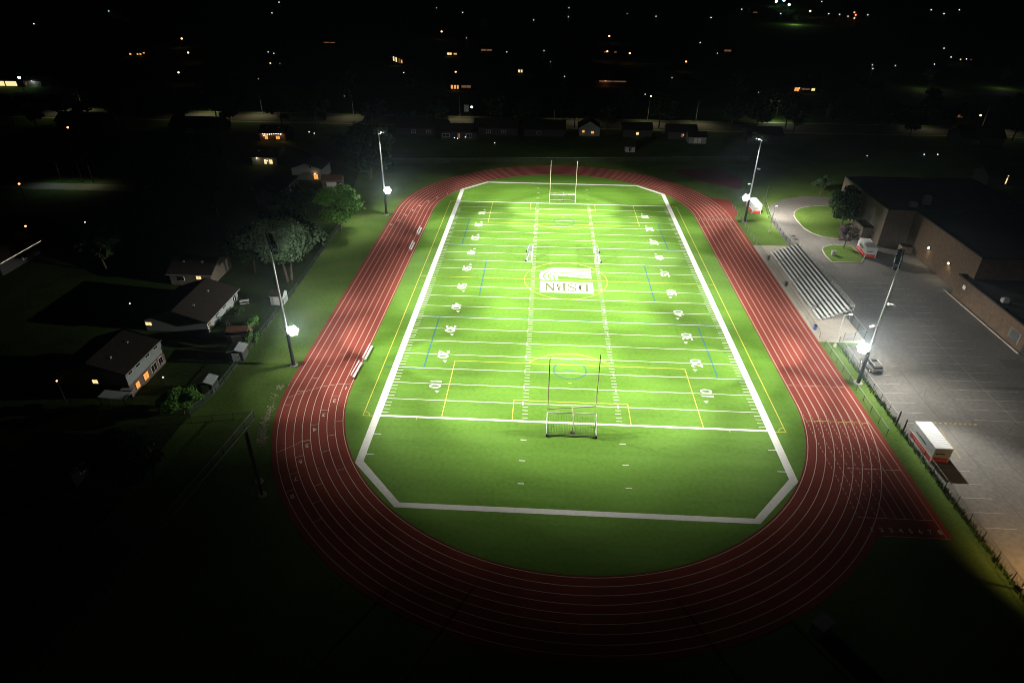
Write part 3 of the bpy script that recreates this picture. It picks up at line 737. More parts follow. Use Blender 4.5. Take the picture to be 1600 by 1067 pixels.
fence([(-48.9, -52.2), (-51.3, -72), (-57, -118)], 1.5, 'chain link fence running down the dark left grass behind the scoreboard', wire=0.3, rail_low=True)
fence([(-48.9, -52.2), (-64, -55.2)], 1.3, 'short chain link fence crossing the dark left grass to the bush', wire=0.3, rail='wire')
fence([(-61.0, -22.5), (-68, -23.8)], 1.4, 'thin backyard fence behind the house with the long pale wall', wire=0.3, rail='wire')
fence([(-58.5, 30), (-57.5, -9.8), (-57.8, -46), (-59.3, -52)], 1.2, 'chain link fence along the dark backyards at the left grass', wire=0.3, rail='wire')
fence([(-58, 87), (66, 100)], 1.5, 'chain link fence across the dark grass beyond the far track bend', wire=0.35, rail='rail')
# gate posts by the container, with leafy weeds grown through the fence
def gate_post(x, y, label):
    t = thing('gate_post', label, 'post', (x, y, 0)); b = MB(); b.tube((0, 0, 0), (0, 0, 2.6), 0.11, n=8); b.build('post', 'darksteel', t); b = MB(); b.tube((0, 0, 2.6), (0, 0, 2.72), 0.14, 0.05, n=8); b.build('cap', 'darksteel', t)
gate_post(50.0, -47.6, 'thick dark gate post in the fence just above the near container')
gate_post(50.0, -49.6, 'thick dark gate post in the fence right beside the near container')

# ---- shipping containers
def container(label, loc, rz=0.0):
    t = thing('shipping_container', label, 'container', loc, rz, 'white and red shipping containers')
    Wd, L, H = 2.44, 6.1, 2.55
    b = MB(); b.box((0, 0, H/2+0.05), (Wd-0.12, L-0.12, H-0.1))
    n = 30
    for s in (-1, 1):
        for i in range(n):
            y = -L/2+0.15+(L-0.3)*(i+0.5)/n; b.box((s*(Wd/2-0.045), y, 0.87+(H-0.95)/2), (0.07, (L-0.3)/n*0.5, H-1.0))
        m = 12
        for i in range(m):
            x = -Wd/2+0.12+(Wd-0.24)*(i+0.5)/m; b.box((x, s*(L/2-0.045), 0.87+(H-0.95)/2), (Wd/m*0.5, 0.07, H-1.0))
    b.build('body', 'contwhite', t)
    r = MB(); r.box((0, 0, H+0.01), (Wd, L, 0.05))
    for i in range(14): r.box((0, -L/2+0.3+i*(L-0.6)/13, H+0.045), (Wd-0.2, 0.16, 0.03))
    r.build('roof', 'contwhite', t)
    q = MB()
    for s in (-1, 1):
        q.box((s*(Wd/2-0.03), 0, 0.45), (0.09, L-0.3, 0.72)); q.box((0, s*(L/2-0.03), 0.45), (Wd-0.3, 0.09, 0.72))
    q.build('red_band', 'red', t)
    e = MB()
    for sx in (-1, 1):
        for sy in (-1, 1): e.box((sx*(Wd/2-0.06), sy*(L/2-0.06), H/2), (0.16, 0.16, H))
    e.build('corner_post', 'contwhite', t)
    k = MB()
    for j, (w, x) in enumerate([(0.26, -0.72), (0.1, -0.5), (0.08, -0.36), (0.12, -0.22), (0.2, -0.02), (0.1, 0.18), (0.12, 0.32)]):
        k.box((x, -L/2-0.012, 1.55), (w, 0.012, 0.2 if j != 1 else 0.08))
    for j in range(9): k.box((-Wd/2-0.012, 1.7-j*0.32, 1.55), (0.012, 0.2 if j % 3 else 0.26, 0.34 if j % 2 else 0.26))
    for j in range(7): k.box((-0.5+0.2*j, L/2+0.012, 1.55), (0.13, 0.012, 0.2))
    k.build('lettering', 'blackpaint', t)
    w_ = MB(); w_.box((-0.8, -L/2-0.018, 0.47), (0.2, 0.012, 0.2))
    for j in range(8): w_.box((-0.5+0.17*j, -L/2-0.018, 0.45), (0.10, 0.012, 0.16)); w_.box((-Wd/2-0.018, 1.8-0.42*j, 0.45), (0.012, 0.26, 0.2))
    w_.build('band_lettering', mat('faded_white_lettering', (0.6, 0.32, 0.28), 0.7), t)
container('white corrugated shipping container with red band by the fence in the near parking lot', (52.25, -52.8, 0.0))
container('white shipping container with red band on grass beside the far right floodlight pole', (53.9, 49.2, 0.0))
container('white container with red band in shadow next to the plum tree and school', (73.1, 20.0, 0.14), radians(-6))

# ---- silver car
ct = thing('parked_car', 'silver sport utility car with dark sunroof parked beside the grass verge', 'car', (52.9, -31.4, 0.0), radians(5))
def loft(sec, name, m, parent, smooth=True):
    b = MB(); n = len(sec[0])
    for s in sec: b.v += [tuple(p) for p in s]
    for i in range(len(sec)-1):
        for k in range(n):
            j = (k+1) % n; b.f.append((i*n+k, i*n+j, (i+1)*n+j, (i+1)*n+k))
    b.f.append(tuple(reversed(range(n)))); b.f.append(tuple((len(sec)-1)*n+k for k in range(n)))
    return b.build(name, m, parent, smooth=False)
def sec(y, w, z0, z1, r=0.15): 
    h = w/2
    return [(-h+r, y, z0), (h-r, y, z0), (h, y, z0+r), (h, y, z1-r), (h-r, y, z1), (-h+r, y, z1), (-h, y, z1-r), (-h, y, z0+r)]
MT['carpaint'] = mat('silver_car_paint', (0.17, 0.165, 0.155), 0.35, 0.4, var=0.03, scale=5)
body = loft([sec(-2.3, 1.5, 0.45, 0.95, .1), sec(-2.2, 1.8, 0.32, 1.05), sec(-1.4, 1.9, 0.28, 1.08), sec(0.4, 1.9, 0.28, 1.06), sec(1.3, 1.88, 0.3, 1.0), sec(2.1, 1.75, 0.35, 0.85), sec(2.3, 1.45, 0.45, 0.72, .08)], 'body', 'carpaint', ct)
loft([sec(-2.1, 1.55, 1.0, 1.25, .08), sec(-1.75, 1.5, 1.0, 1.6, .08), sec(-0.9, 1.45, 1.0, 1.7, .08), sec(0.2, 1.42, 1.0, 1.66, .08), sec(1.2, 1.5, 0.98, 1.05, .02)], 'window_band', 'glass', ct)
loft([sec(-2.0, 1.40, 1.44, 1.52, .03), sec(-1.7, 1.44, 1.6, 1.66, .03), sec(-0.9, 1.42, 1.69, 1.74, .02), sec(0.1, 1.38, 1.66, 1.71, .02)], 'roof', 'carpaint', ct)
b = MB(); b.box((0, -0.3, 1.735), (0.95, 0.8, 0.03)); b.build('sunroof', 'glass', ct)
for s in (-1, 1):
    b = MB(); b.tube((s*0.66, -1.7, 1.72), (s*0.64, 0.0, 1.76), 0.025, n=5); b.build('roof_rail', 'alu', ct)
    b = MB(); b.box((s*0.72, -2.24, 0.88), (0.34, 0.1, 0.16)); b.build('tail_light', mat('tail_light_red', (0.12, 0.01, 0.01), 0.3), ct)
    b = MB(); b.box((s*0.98, 0.75, 1.08), (0.2, 0.12, 0.13)); b.build('mirror', 'carpaint', ct)
    for y in (-1.4, 1.4):
        b = MB(); b.tube((s*0.72, y, 0.34), (s*0.96, y, 0.34), 0.34, n=16); w = b.build('wheel', 'rubber', ct)
        b = MB(); b.tube((s*0.95, y, 0.34), (s*0.97, y, 0.34), 0.21, n=12); b.build('rim', 'alu', w)
b = MB(); b.box((0, -2.32, 0.52), (1.4, 0.1, 0.2)); b.build('bumper', 'darksteel', ct)
b = MB(); b.box((0, -2.34, 0.8), (0.45, 0.03, 0.14)); b.build('number_plate', 'blackpaint', ct)

# ---- walkway lamp posts and the sodium lamp at the lot's edge
def lamp_post(label, loc, h, rz, head='white_metal', arm=0.9, lens=None, group=None):
    t = thing('lamp_post', label, 'lamp post', loc, rz, group)
    b = MB(); b.tube((0, 0, 0), (0, 0, 0.5), 0.28, 0.26, 12); b.build('footing', 'concrete', t)
    b = MB(); b.tube((0, 0, 0.5), (0, 0, h), 0.085, 0.06, 8); b.tube((0, 0, h-0.1), (arm, 0, h+0.05), 0.045, n=6); b.build('pole', 'rail', t)
    b = MB(); b.box((arm+0.2, 0, h+0.05), (0.6, 0.32, 0.16)); hd = b.build('lamp_head', head, t)
    if lens: b = MB(); b.box((arm+0.2, 0, h-0.045), (0.45, 0.22, 0.03)); b.build('lens', lens, hd)
    return t
lamp_post('slim pale lamp post standing at the near end of the bleacher pad', (49.3, -24.5, 0), 6.7, 0.1)
lamp_post('slim pale lamp post with round footing on grass near the far right container', (53.6, 32.3, 0), 6.9, 0.2, arm=0.2)
lamp_post('sodium lamp post in the bottom right corner lighting the lot orange', (50.6, -77.3, 0), 8.5, -0.25, arm=1.8, lens='em_o')
spot('sodium_lamp_beam', (52.9, -77.8, 8.3), (59, -74, 0), 6500, 150, 1.0, (1.0, 0.56, 0.2), 0.2)

# ---- bins and small things by the bleachers
def bin_(label, loc, m, r=0.33, h=0.95):
    t = thing('litter_bin', label, 'bin', loc); b = MB(); b.tube((0, 0, 0), (0, 0, h), r*0.85, r, 14); b.build('bin_body', m, t)
    b = MB(); b.tube((0, 0, h), (0, 0, h+0.12), r*1.05, r*0.6, 14); b.build('lid', 'rubber', t)
MT['binblue'] = mat('blue_bin_plastic', (0.03, 0.06, 0.22), 0.5)
MT['bingrey'] = mat('charcoal_bin_plastic', (0.025, 0.028, 0.03), 0.6)
bin_('blue litter bin on the pad in front of the near end of the bleachers', (*at(1273, 515)[:2], 0.01), 'binblue')
bin_('dark litter bin by the fence at the far end of the bleachers', (*at(1200, 406)[:2], 0.01), 'bingrey')
bin_('charcoal litter bin by the fence at the middle of the bleachers', (*at(1228, 447)[:2], 0.01), 'bingrey')
t = thing('utility_box', 'grey utility box on the small grass corner left of the plum tree', 'utility box', (*at(1301.5, 399)[:2], 0.14))
b = MB(); b.box((0, 0, 0.5), (0.9, 0.7, 1.0)); b.build('cabinet', 'steel', t); b = MB(); b.box((0, 0, 1.03), (1.0, 0.8, 0.06)); b.build('lid', 'steel', t)
def hand_rail(label, a, b_, h=1.0):
    t = thing('hand_rail', label, 'hand rail', (a[0], a[1], 0)); A = Vector((0, 0, 0)); B = Vector((b_[0]-a[0], b_[1]-a[1], 0))
    r = MB(); r.tube(A+Vector((0, 0, h)), B+Vector((0, 0, h)), 0.03, n=6); r.tube(A+Vector((0, 0, h/2)), B+Vector((0, 0, h/2)), 0.025, n=6); r.build('rail_bar', 'rail', t)
    for k in range(4):
        p = A.lerp(B, k/3); r = MB(); r.tube(p, p+Vector((0, 0, h)), 0.03, n=6); r.build('rail_post', 'rail', t)
hand_rail('pale ramp hand rail at the near left corner of the concrete pad', (48.3, -22.6), (50.4, -22.4))
hand_rail('pale ramp hand rail beside the lamp post at the edge of the lot', (50.9, -22.9), (54.8, -22.2))
for lbl, p in (('dark drain cover in the driveway, nearer of two', at(1244, 374)), ('dark drain cover in the driveway, farther of two', at(1240, 369)), ('dark drain cover on the asphalt behind the bleacher fence', at(1258, 398))):
    t = thing('drain_cover', lbl, 'drain cover', (p.x, p.y, 0.01)); b = MB(); b.tube((0, 0, 0), (0, 0, 0.015), 0.5, n=14); b.build('frame', 'darksteel', t)
    b = MB()
    for k in range(-3, 4): b.box((0.1*k, 0, 0.02), (0.04, 0.7, 0.012))
    b.build('grate', 'rubber', t)

# ---- scoreboard (seen edge-on) and the grey equipment locker
st = thing('scoreboard', 'dark scoreboard on two posts seen from its edge beside the left bend', 'scoreboard', (-42.2, -66.8, 0), radians(120))
for s in (-1, 1):
    b = MB(); b.box((s*1.4, 0, 2.1), (0.28, 0.3, 4.2)); b.build('post', 'darksteel', st)
    b = MB(); b.tube((s*1.4, 0, 0), (s*1.4, 0, 0.1), 0.62, 0.6, 16); b.build('footing', 'concrete', st)
b = MB(); b.box((0, 0, 5.75), (5.2, 0.32, 3.7)); b.build('cabinet', 'darksteel', st)
b = MB(); b.box((0, 0, 7.67), (5.3, 0.42, 0.14)); b.build('top_cap', mat('brown_grey_cap', (0.16, 0.13, 0.12), 0.5), st)
b = MB(); b.box((0, -0.175, 5.75), (4.9, 0.03, 3.3)); b.build('display_face', 'rubber', st)
gp = at(1281, 985)
t = thing('storage_locker', 'grey box shaped storage locker on the dark grass at the bottom right', 'locker', (gp.x, gp.y, 0), radians(38))
b = MB(); b.box((0, 0, 0.75), (2.2, 1.3, 1.5)); b.build('locker_body', 'steel', t)
b = MB(); b.box((0, 0, 1.54), (2.4, 1.5, 0.08), 0, (radians(4), 'Y')); b.build('lid', 'steel', t)
b = MB(); b.box((0, -0.67, 0.9), (0.3, 0.04, 0.1)); b.build('handle', 'darksteel', t)

# pale scraps of dead turf beside the left bend
sc = MB(); r2 = random.Random(3)
path = [at(*p) for p in [(439, 604), (427, 622), (423, 637), (416, 655), (411, 670), (408, 684), (411, 690)]]
for k in range(420):
    u = r2.random()**0.8*(len(path)-1); i = min(len(path)-2, int(u)); p = path[i].lerp(path[i+1], u-i)
    if u < 2 and r2.random() < 0.7: continue
    x, y = p.x+r2.gauss(0, 0.28), p.y+r2.gauss(0, 0.5); s = r2.uniform(0.04, 0.16); a = r2.random()*3
    sc.prism([(x+s*cos(a+q)*r2.uniform(.6, 1.3), y+s*sin(a+q)*r2.uniform(.6, 1.3)) for q in (0, 1.3, 2.6, 3.8, 5.1)], 0.0, 0.03)
for p in (at(458, 572), at(442, 603), at(436, 604)):
    for k in range(10):
        x, y = p.x+r2.gauss(0, 0.3), p.y+r2.gauss(0, 0.2); s = r2.uniform(0.05, 0.17)
        sc.prism([(x+s*cos(q), y+s*sin(q)) for q in (0, 1.3, 2.6, 3.8, 5.1)], 0.0, 0.03)
tag(sc.build('dry_grass_scraps', mat('dry_straw', (0.42, 0.40, 0.28), 0.95, var=0.25, scale=3)), 'pale scraps of dry grass strewn along the left bend', 'dry grass', kind='stuff')
# ---- school (three brick blocks)
sch = thing('school_building', 'long tan brick school with flat dark roofs along the parking lot', 'school', (84.3, 10, 0))
def L_(p): return (p[0]-84.3, p[1]-10)
def block(x0, y0, x1, y1, h, m, name='wall'):
    b = MB(); b.prism([L_(p) for p in ((x0, y0), (x1, y0), (x1, y1), (x0, y1))], 0, h); b.build(name, m, sch)
    r = MB(); a, c = L_((x0, y0)), L_((x1, y1)); r.box(((a[0]+c[0])/2, (a[1]+c[1])/2, h+0.04), (c[0]-a[0]-0.5, c[1]-a[1]-0.5, 0.08))
    for q in ((a[0]+0.12, (a[1]+c[1])/2, 0.28, c[1]-a[1]+0.1), (c[0]-0.12, (a[1]+c[1])/2, 0.28, c[1]-a[1]+0.1)): r.box((q[0], q[1], h+0.14), (q[2], q[3], 0.28))
    for q in ((a[1]+0.12,), (c[1]-0.12,)): r.box(((a[0]+c[0])/2, q[0], h+0.14), (c[0]-a[0]-0.5, 0.28, 0.28))
    r.build('roof', 'roofdark', sch)
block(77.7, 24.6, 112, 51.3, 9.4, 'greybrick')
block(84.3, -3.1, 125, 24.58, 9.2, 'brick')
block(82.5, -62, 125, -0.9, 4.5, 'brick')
block(75.2, 28.6, 77.68, 33.5, 3.3, 'greybrick', 'annex_wall')
for y, z in ((14.4, 4.2), (5.8, 4.2)):
    b = MB(); b.box((-0.15, y-10, z), (0.3, 0.5, 0.42)); wl = b.build('wall_lamp', 'darksteel', sch)
    b = MB(); b.sphere((-0.34, y-10, z-0.06), 0.27, 10, 6); b.build('lens', mat('wall_lamp_glow', (.5, .5, .5), .4, emit=(1, .85, .55), estr=5), wl)
    spot('wall_lamp_beam', (83.7, y, z-0.25), (83.2, y, 0), 190, 150, 1.0, (1.0, 0.82, 0.5), 0.15)
b = MB(); b.box((82.46-84.3, -4.0-10, 3.1), (0.08, 0.9, 0.8)); b.build('wall_sign', 'white_metal', sch)
b = MB(); b.box((82.45-84.3, -21.7-10, 1.9), (0.1, 2.9, 2.1)); dv = b.build('louvre_frame', 'steel', sch)
b = MB()
for k in range(5): b.box((82.39-84.3, -21.7-10, 1.05+0.42*k), (0.05, 2.6, 0.3))
b.build('louvre_slat', 'darksteel', dv)
b = MB(); b.box((82.45-84.3, -25.4-10, 1.1), (0.1, 1.6, 2.2)); b.build('door', 'darksteel', sch)
for (x, y, w, d, hz, z0) in ((84.6, 27.4, 1.8, 1.4, 1.1, 9.45), (88.9, 29.6, 1.5, 1.5, 2.0, 9.45), (84.6, -13.2, 1.2, 0.9, 0.8, 4.55)):
    b = MB(); b.box((x-84.3, y-10, z0+hz/2+0.03), (w, d, hz)); b.box((x-84.3, y-10, z0+hz+0.1), (w*0.7, d*0.7, 0.12)); b.build('roof_vent_unit', 'steel', sch)
t = thing('waste_skip', 'tan waste skip standing against the dark school wall alcove', 'waste skip', (83.0, 21.2, 0.02))
b = MB(); b.prism([(-1.5, -0.9), (1.1, -0.9), (1.1, 0.9), (-1.5, 0.9)], 0.12, 1.75); b.build('skip_body', mat('tan_skip_paint', (0.22, 0.17, 0.11), 0.7, var=.15, scale=2), t)
b = MB(); b.box((-0.2, 0, 1.82), (2.7, 1.9, 0.1), 0, (radians(5), 'Y')); b.build('lid', 'rubber', t)
b = MB(); b.box((1.25, 0, 1.1), (0.25, 1.5, 0.2)); b.build('side_pocket', 'darksteel', t)

# ---- houses
def house(label, c, w, d, h, rh, ridge, wallm, roofm, wins=(), rz=0.0, siding=None, group='dark houses of the neighbourhood', name='house', flat=False, over=0.45, chimney=False, glow=None):
    t = thing(name, label, 'house', (c[0], c[1], 0), rz, group)
    hw, hd = w/2, d/2
    b = MB(); b.prism([(-hw, -hd), (hw, -hd), (hw, hd), (-hw, hd)], 0, siding[0] if siding else h)
    def gables(b):
        if flat: return
        if ridge == 'x':
            for s in (-1, 1):
                i = len(b.v); b.v += [(s*hw, -hd, h), (s*hw, hd, h), (s*hw, 0, h+rh)]; b.f.append((i, i+1, i+2))
        elif ridge == 'y':
            for s in (-1, 1):
                i = len(b.v); b.v += [(-hw, s*hd, h), (hw, s*hd, h), (0, s*hd, h+rh)]; b.f.append((i, i+1, i+2))
    if not siding: gables(b)
    b.build('wall', wallm, t)
    if siding:
        b = MB(); b.prism([(-hw-.02, -hd-.02), (hw+.02, -hd-.02), (hw+.02, hd+.02), (-hw-.02, hd+.02)], siding[0], h); gables(b); b.build('upper_wall', siding[1], t)
    r = MB()
    if flat: r.box((0, 0, h+0.1), (w+0.5, d+0.5, 0.2))
    else:
        A, B = (hw, hd) if ridge == 'x' else (hd, hw)      # A along the ridge, B across
        th = 0.16; sl = rh/B; e = over
        prof = [(-B-e, h-e*sl), (0, h+rh), (B+e, h-e*sl), (B+e, h-e*sl+th), (0, h+rh+th), (-B-e, h-e*sl+th)]
        hip = A*0.0 if ridge != 'hip' else 0
        i = len(r.v)
        for s in (-1, 1):
            for (q, z) in prof: r.v.append((s*(A+e), q, z+0.01) if ridge == 'x' else (q, s*(A+e), z+0.01))
        for k in range(6):
            j = (k+1) % 6; r.f.append((i+k, i+j, i+6+j, i+6+k))
        for a in (0, 6): r.f.append((i+a, i+a+1, i+a+4, i+a+5)); r.f.append((i+a+1, i+a+2, i+a+3, i+a+4))
    ro = r.build('roof', roofm, t)
    if not flat and over < 0.44 or chimney or name == 'house' and group.startswith('dark'):
        fas = []
        if ridge == 'y':
            fas = [((s*(hw+over+0.03), 0, h-over*rh/hw+0.06), (0.07, d+2*over, 0.16)) for s in (-1, 1)]
        elif ridge == 'x':
            fas = [((0, s*(hd+over+0.03), h-over*rh/hd+0.06), (w+2*over, 0.07, 0.16)) for s in (-1, 1)]
        for a_ in fas: fa = MB(); fa.box(*a_); fa.build('gutter', 'rail', t)
        if name == 'house' and not flat:
            for q in (-0.25, 0.2):
                vb = MB(); zz = h+rh*0.62+0.15
                if ridge == 'y': vb.box((hw*0.38, q*d, zz+0.12), (0.4, 0.4, 0.3))
                else: vb.box((q*w, -hd*0.38, zz+0.12), (0.4, 0.4, 0.3))
                vb.build('roof_vent', 'steel', ro)
    if chimney:
        b = MB(); b.box((hw*0.3, 0.4, h+rh+0.3), (0.7, 0.7, 1.3)); b.build('chimney', 'brick2', ro)
    for wn in wins:
        f, u, z, ww, wh, m = wn
        px, py, sx, sy = {'S': (u, -hd, ww, 0.10), 'N': (u, hd, ww, 0.1), 'E': (hw, u, 0.10, ww), 'W': (-hw, u, 0.10, ww)}[f]
        off = 0.02
        o = {'S': (0, -off), 'N': (0, off), 'E': (off, 0), 'W': (-off, 0)}[f]
        fm = MB(); fm.box((px+o[0], py+o[1], z), (sx+(0.16 if f in 'SN' else 0), sy+(0.16 if f in 'EW' else 0), wh+0.16)); fr_ = fm.build('window', 'trim' if m in ('glass',) else 'wood', t)
        pm = MB(); o2 = (o[0]*2.2, o[1]*2.2)
        if f in 'SN':
            for s in (-1, 1): pm.box((px+s*ww*0.255, py+o2[1], z), (ww*0.46, sy, wh))
        else:
            for s in (-1, 1): pm.box((px+o2[0], py+s*ww*0.255, z), (sx, ww*0.46, wh))
        pm.build('pane', m, fr_)
    if glow:
        for (dx, dy, z, pw, col) in glow:
            R = Matrix.Rotation(rz, 3, 'Z') @ Vector((dx, dy, z)); point('porch_glow', (c[0]+R.x, c[1]+R.y, z), pw, col, 0.25)
            lm = MB(); lm.sphere((dx, dy, z), 0.16, 8, 5); lm.build('porch_lamp', 'em_y', t)
    return t
G_ = 'glass'
house('dark roofed split level house with pale upper siding and two orange lit brick windows', (-76.4, -42.8), 11.6, 10.6, 4.35, 1.9, 'y', 'brick2', 'shingle',
      [('E', -3.4, 1.15, 1.0, 1.1, 'win_o'), ('E', -0.9, 1.2, 1.3, 1.2, 'win_o'), ('E', 1.6, 1.2, 1.5, 1.2, G_), ('E', 3.7, 1.2, 1.1, 1.2, G_)]+[('E', u, 4.05, 1.1, 0.45, G_) for u in (-4.1, -1.9, 0.9, 3.4)]+[('S', 0.5, 2.9, 0.9, 0.7, 'win_w')], siding=(2.25, 'siding'), over=0.15)
house('long low house with brown roof and long pale wall facing the left grass', (-73.8, -20.6), 12, 13.4, 2.35, 2.1, 'y', 'siding', 'shingle',
      [('E', 4.6, 1.3, 0.5, 1.5, G_), ('E', 5.3, 1.3, 0.5, 1.5, G_), ('E', -5.9, 1.2, 0.7, 0.7, 'dim_glow'), ('S', -5.3, 1.5, 1.2, 0.7, 'win_w'), ('E', 0.5, 1.7, 1.6, 0.35, G_), ('E', -2.5, 1.7, 1.4, 0.3, G_)])
house('dark house with one yellow lit window and a pale wall beneath the big willow', (-80.5, -3.4), 9, 9.5, 2.7, 2.0, 'x', 'greybrick', 'shingle', [('S', 1.9, 1.9, 1.1, 0.8, 'win_w'), ('S', -2, 1.6, 1.2, 0.9, G_)], glow=[(3.0, -4.9, 1.0, 4, (1, .8, .5))])
house('dark two storey house with flat grey roof and white framed windows by bright tree', (-82, 47.5), 8.6, 11.5, 5.2, 0, 'x', 'darksiding', 'shinglegrey',
      [('E', u, 4.0, 1.1, 1.2, G_) for u in (-4, -1, 2.4)]+[('E', u, 1.5, 1.2, 1.2, G_) for u in (-3, 0.5)]+[('S', -1.5, 3.6, 1.1, 1.0, G_)], flat=True)
house('grey house with pale gable and orange lit back door behind the bright green tree', (-80, 71.0), 9.5, 9, 3.6, 1.7, 'y', 'siding', 'shinglegrey', [('S', 1.4, 4.2, 0.9, 0.7, G_), ('S', 2.8, 1.1, 1.4, 1.6, 'win_o')], glow=[(2.8, -5.0, 2.2, 25, (1, .45, .15))])
t = house('house with orange patio hung with a string of warm bulbs at mid left', (-108.5, 116.5), 10, 8, 3.0, 2.0, 'x', 'brick2', 'shingle', [('S', 2, 1.4, 1.5, 1.2, 'win_o'), ('S', -2.4, 1.4, 1.2, 1.4, 'win_o')], glow=[(3.6, -4.6, 2.9, 140, (1, .42, .10)), (-3, -4.6, 2.2, 60, (1, .4, .1))])
b = MB()
for k in range(9): b.sphere((-3.4+k*0.85, -4.5, 2.75-0.12*sin(k*0.8)), 0.17, 8, 5)
b.build('bulb_string', 'em_y', t)
house('house with brightly lit porch and two warm windows below the orange patio house', (-99.3, 84.5), 8.5, 7, 2.9, 1.9, 'x', 'siding', 'shingle', [('S', 0.3, 1.3, 0.8, 1.6, 'win_w'), ('S', 2.2, 1.3, 1.1, 1.4, 'win_w')], glow=[(-2.2, -4.2, 2.6, 60, (1, .72, .4)), (1.2, -4.2, 1.8, 30, (1, .6, .35))])
house('low dark grey flat roofed house in the shadows at lower left', (-71.5, -64.7), 9.2, 7, 2.9, 0, 'x', 'darksiding', 'shinglegrey', [('E', -1.5, 1.5, 1.0, 1.0, G_), ('E', 1.5, 1.5, 1.0, 1.0, G_)], flat=True)
t = house('dark house with a string of white lights along its eave at far left edge', (-129.5, 0), 11, 13, 3.0, 2.2, 'y', 'darksiding', 'shingle', [('E', 1, 1.4, 1.4, 1.0, G_)])
b = MB()
for k in range(36): b.sphere((6.02, -6.6+k*0.37, 2.92), 0.07, 6, 4)
b.build('light_string', mat('string_light_glow', (.2, .2, .2), .5, emit=(1, .75, .6), estr=1.6), t)
# patio cover, sheds
t = thing('patio_cover', 'white patio roof panel beside the split level house at left', 'patio cover', (-71.2, -51.4, 0))
b = MB(); b.box((0, 0.5, 2.5), (4.3, 2.0, 0.1), 0, (radians(3), 'Y')); b.box((1.2, 1.95, 2.56), (2.0, 0.6, 0.1)); b.build('roof_panel', 'tin', t)
for x in (-1.9, 1.9):
    for y in (-0.4, 1.4): b = MB(); b.tube((x, y, 0), (x, y, 2.4), 0.06, n=6); b.build('post', 'darksteel', t)
def shed(label, c, w, d, h, rh, rm, wm, rz=0.0, ridge='x', door='S'):
    t = house(label, c, w, d, h, rh, ridge, wm, rm, [], rz, name='garden_shed', group='garden sheds in the left backyards', over=0.15); t['category'] = 'shed'
    b = MB()
    if door == 'S': b.box((0, -d/2-0.03, h*0.45), (w*0.5, 0.06, h*0.85))
    else: b.box((w/2+0.03, 0, h*0.45), (0.06, d*0.5, h*0.85))
    b.build('door', 'trim', t)
    return t
shed('wooden shed with rust brown roof next to the lit left grass', (-60.7, -29.6), 3.6, 3.2, 2.0, 0.9, 'shedroof', 'wood', 0.1, 'x')
shed('small dark shed with pale metal roof just below the rust brown shed', (-58.6, -35.3), 2.5, 2.6, 1.8, 0.4, 'tin', 'darksiding', 0.1, 'y')
shed('small dark shed with bluish metal roof above the round bush', (-59.4, -45.2), 2.4, 2.3, 1.8, 0.4, 'tin', 'darksiding', 0.05, 'y')
shed('grey shed with white trimmed front under the big pale tree', (-59.0, -14.4), 2.6, 2.6, 2.0, 0.8, 'shingle', 'tin', 0.0, 'x')
shed('brown roofed shed near the far left floodlight pole', (-70.0, 60.5), 6.0, 4.0, 2.4, 1.2, 'shedroof', 'wood', 0.1, 'x')
t = thing('patio_chair', 'pale garden chair on the lawn beside the long low house', 'garden chair', (-65.5, -24.3, 0), 0.6)
b = MB(); b.box((0, 0, 0.42), (0.6, 0.6, 0.06)); b.build('seat', 'white_metal', t); b = MB(); b.box((0, 0.3, 0.8), (0.6, 0.06, 0.7)); b.build('backrest', 'white_metal', t)
for sx in (-1, 1):
    for sy in (-1, 1): b = MB(); b.tube((sx*.26, sy*.26, 0), (sx*.26, sy*.26, 0.42), 0.03, n=5); b.build('leg', 'white_metal', t)
t = thing('picnic_table', 'pale picnic table near the far end of the long low house', 'table', (-65.8, -15.6, 0), 0.4)
b = MB(); b.box((0, 0, 0.74), (1.8, 0.8, 0.06)); b.build('tabletop', 'trim', t)
for s in (-1, 1): b = MB(); b.box((0, s*0.75, 0.45), (1.8, 0.28, 0.05)); b.build('bench_plank', 'trim', t)
for s in (-1, 1): b = MB(); b.box((s*.6, 0, 0.37), (0.1, 1.6, 0.7)); b.build('leg', 'wood', t)

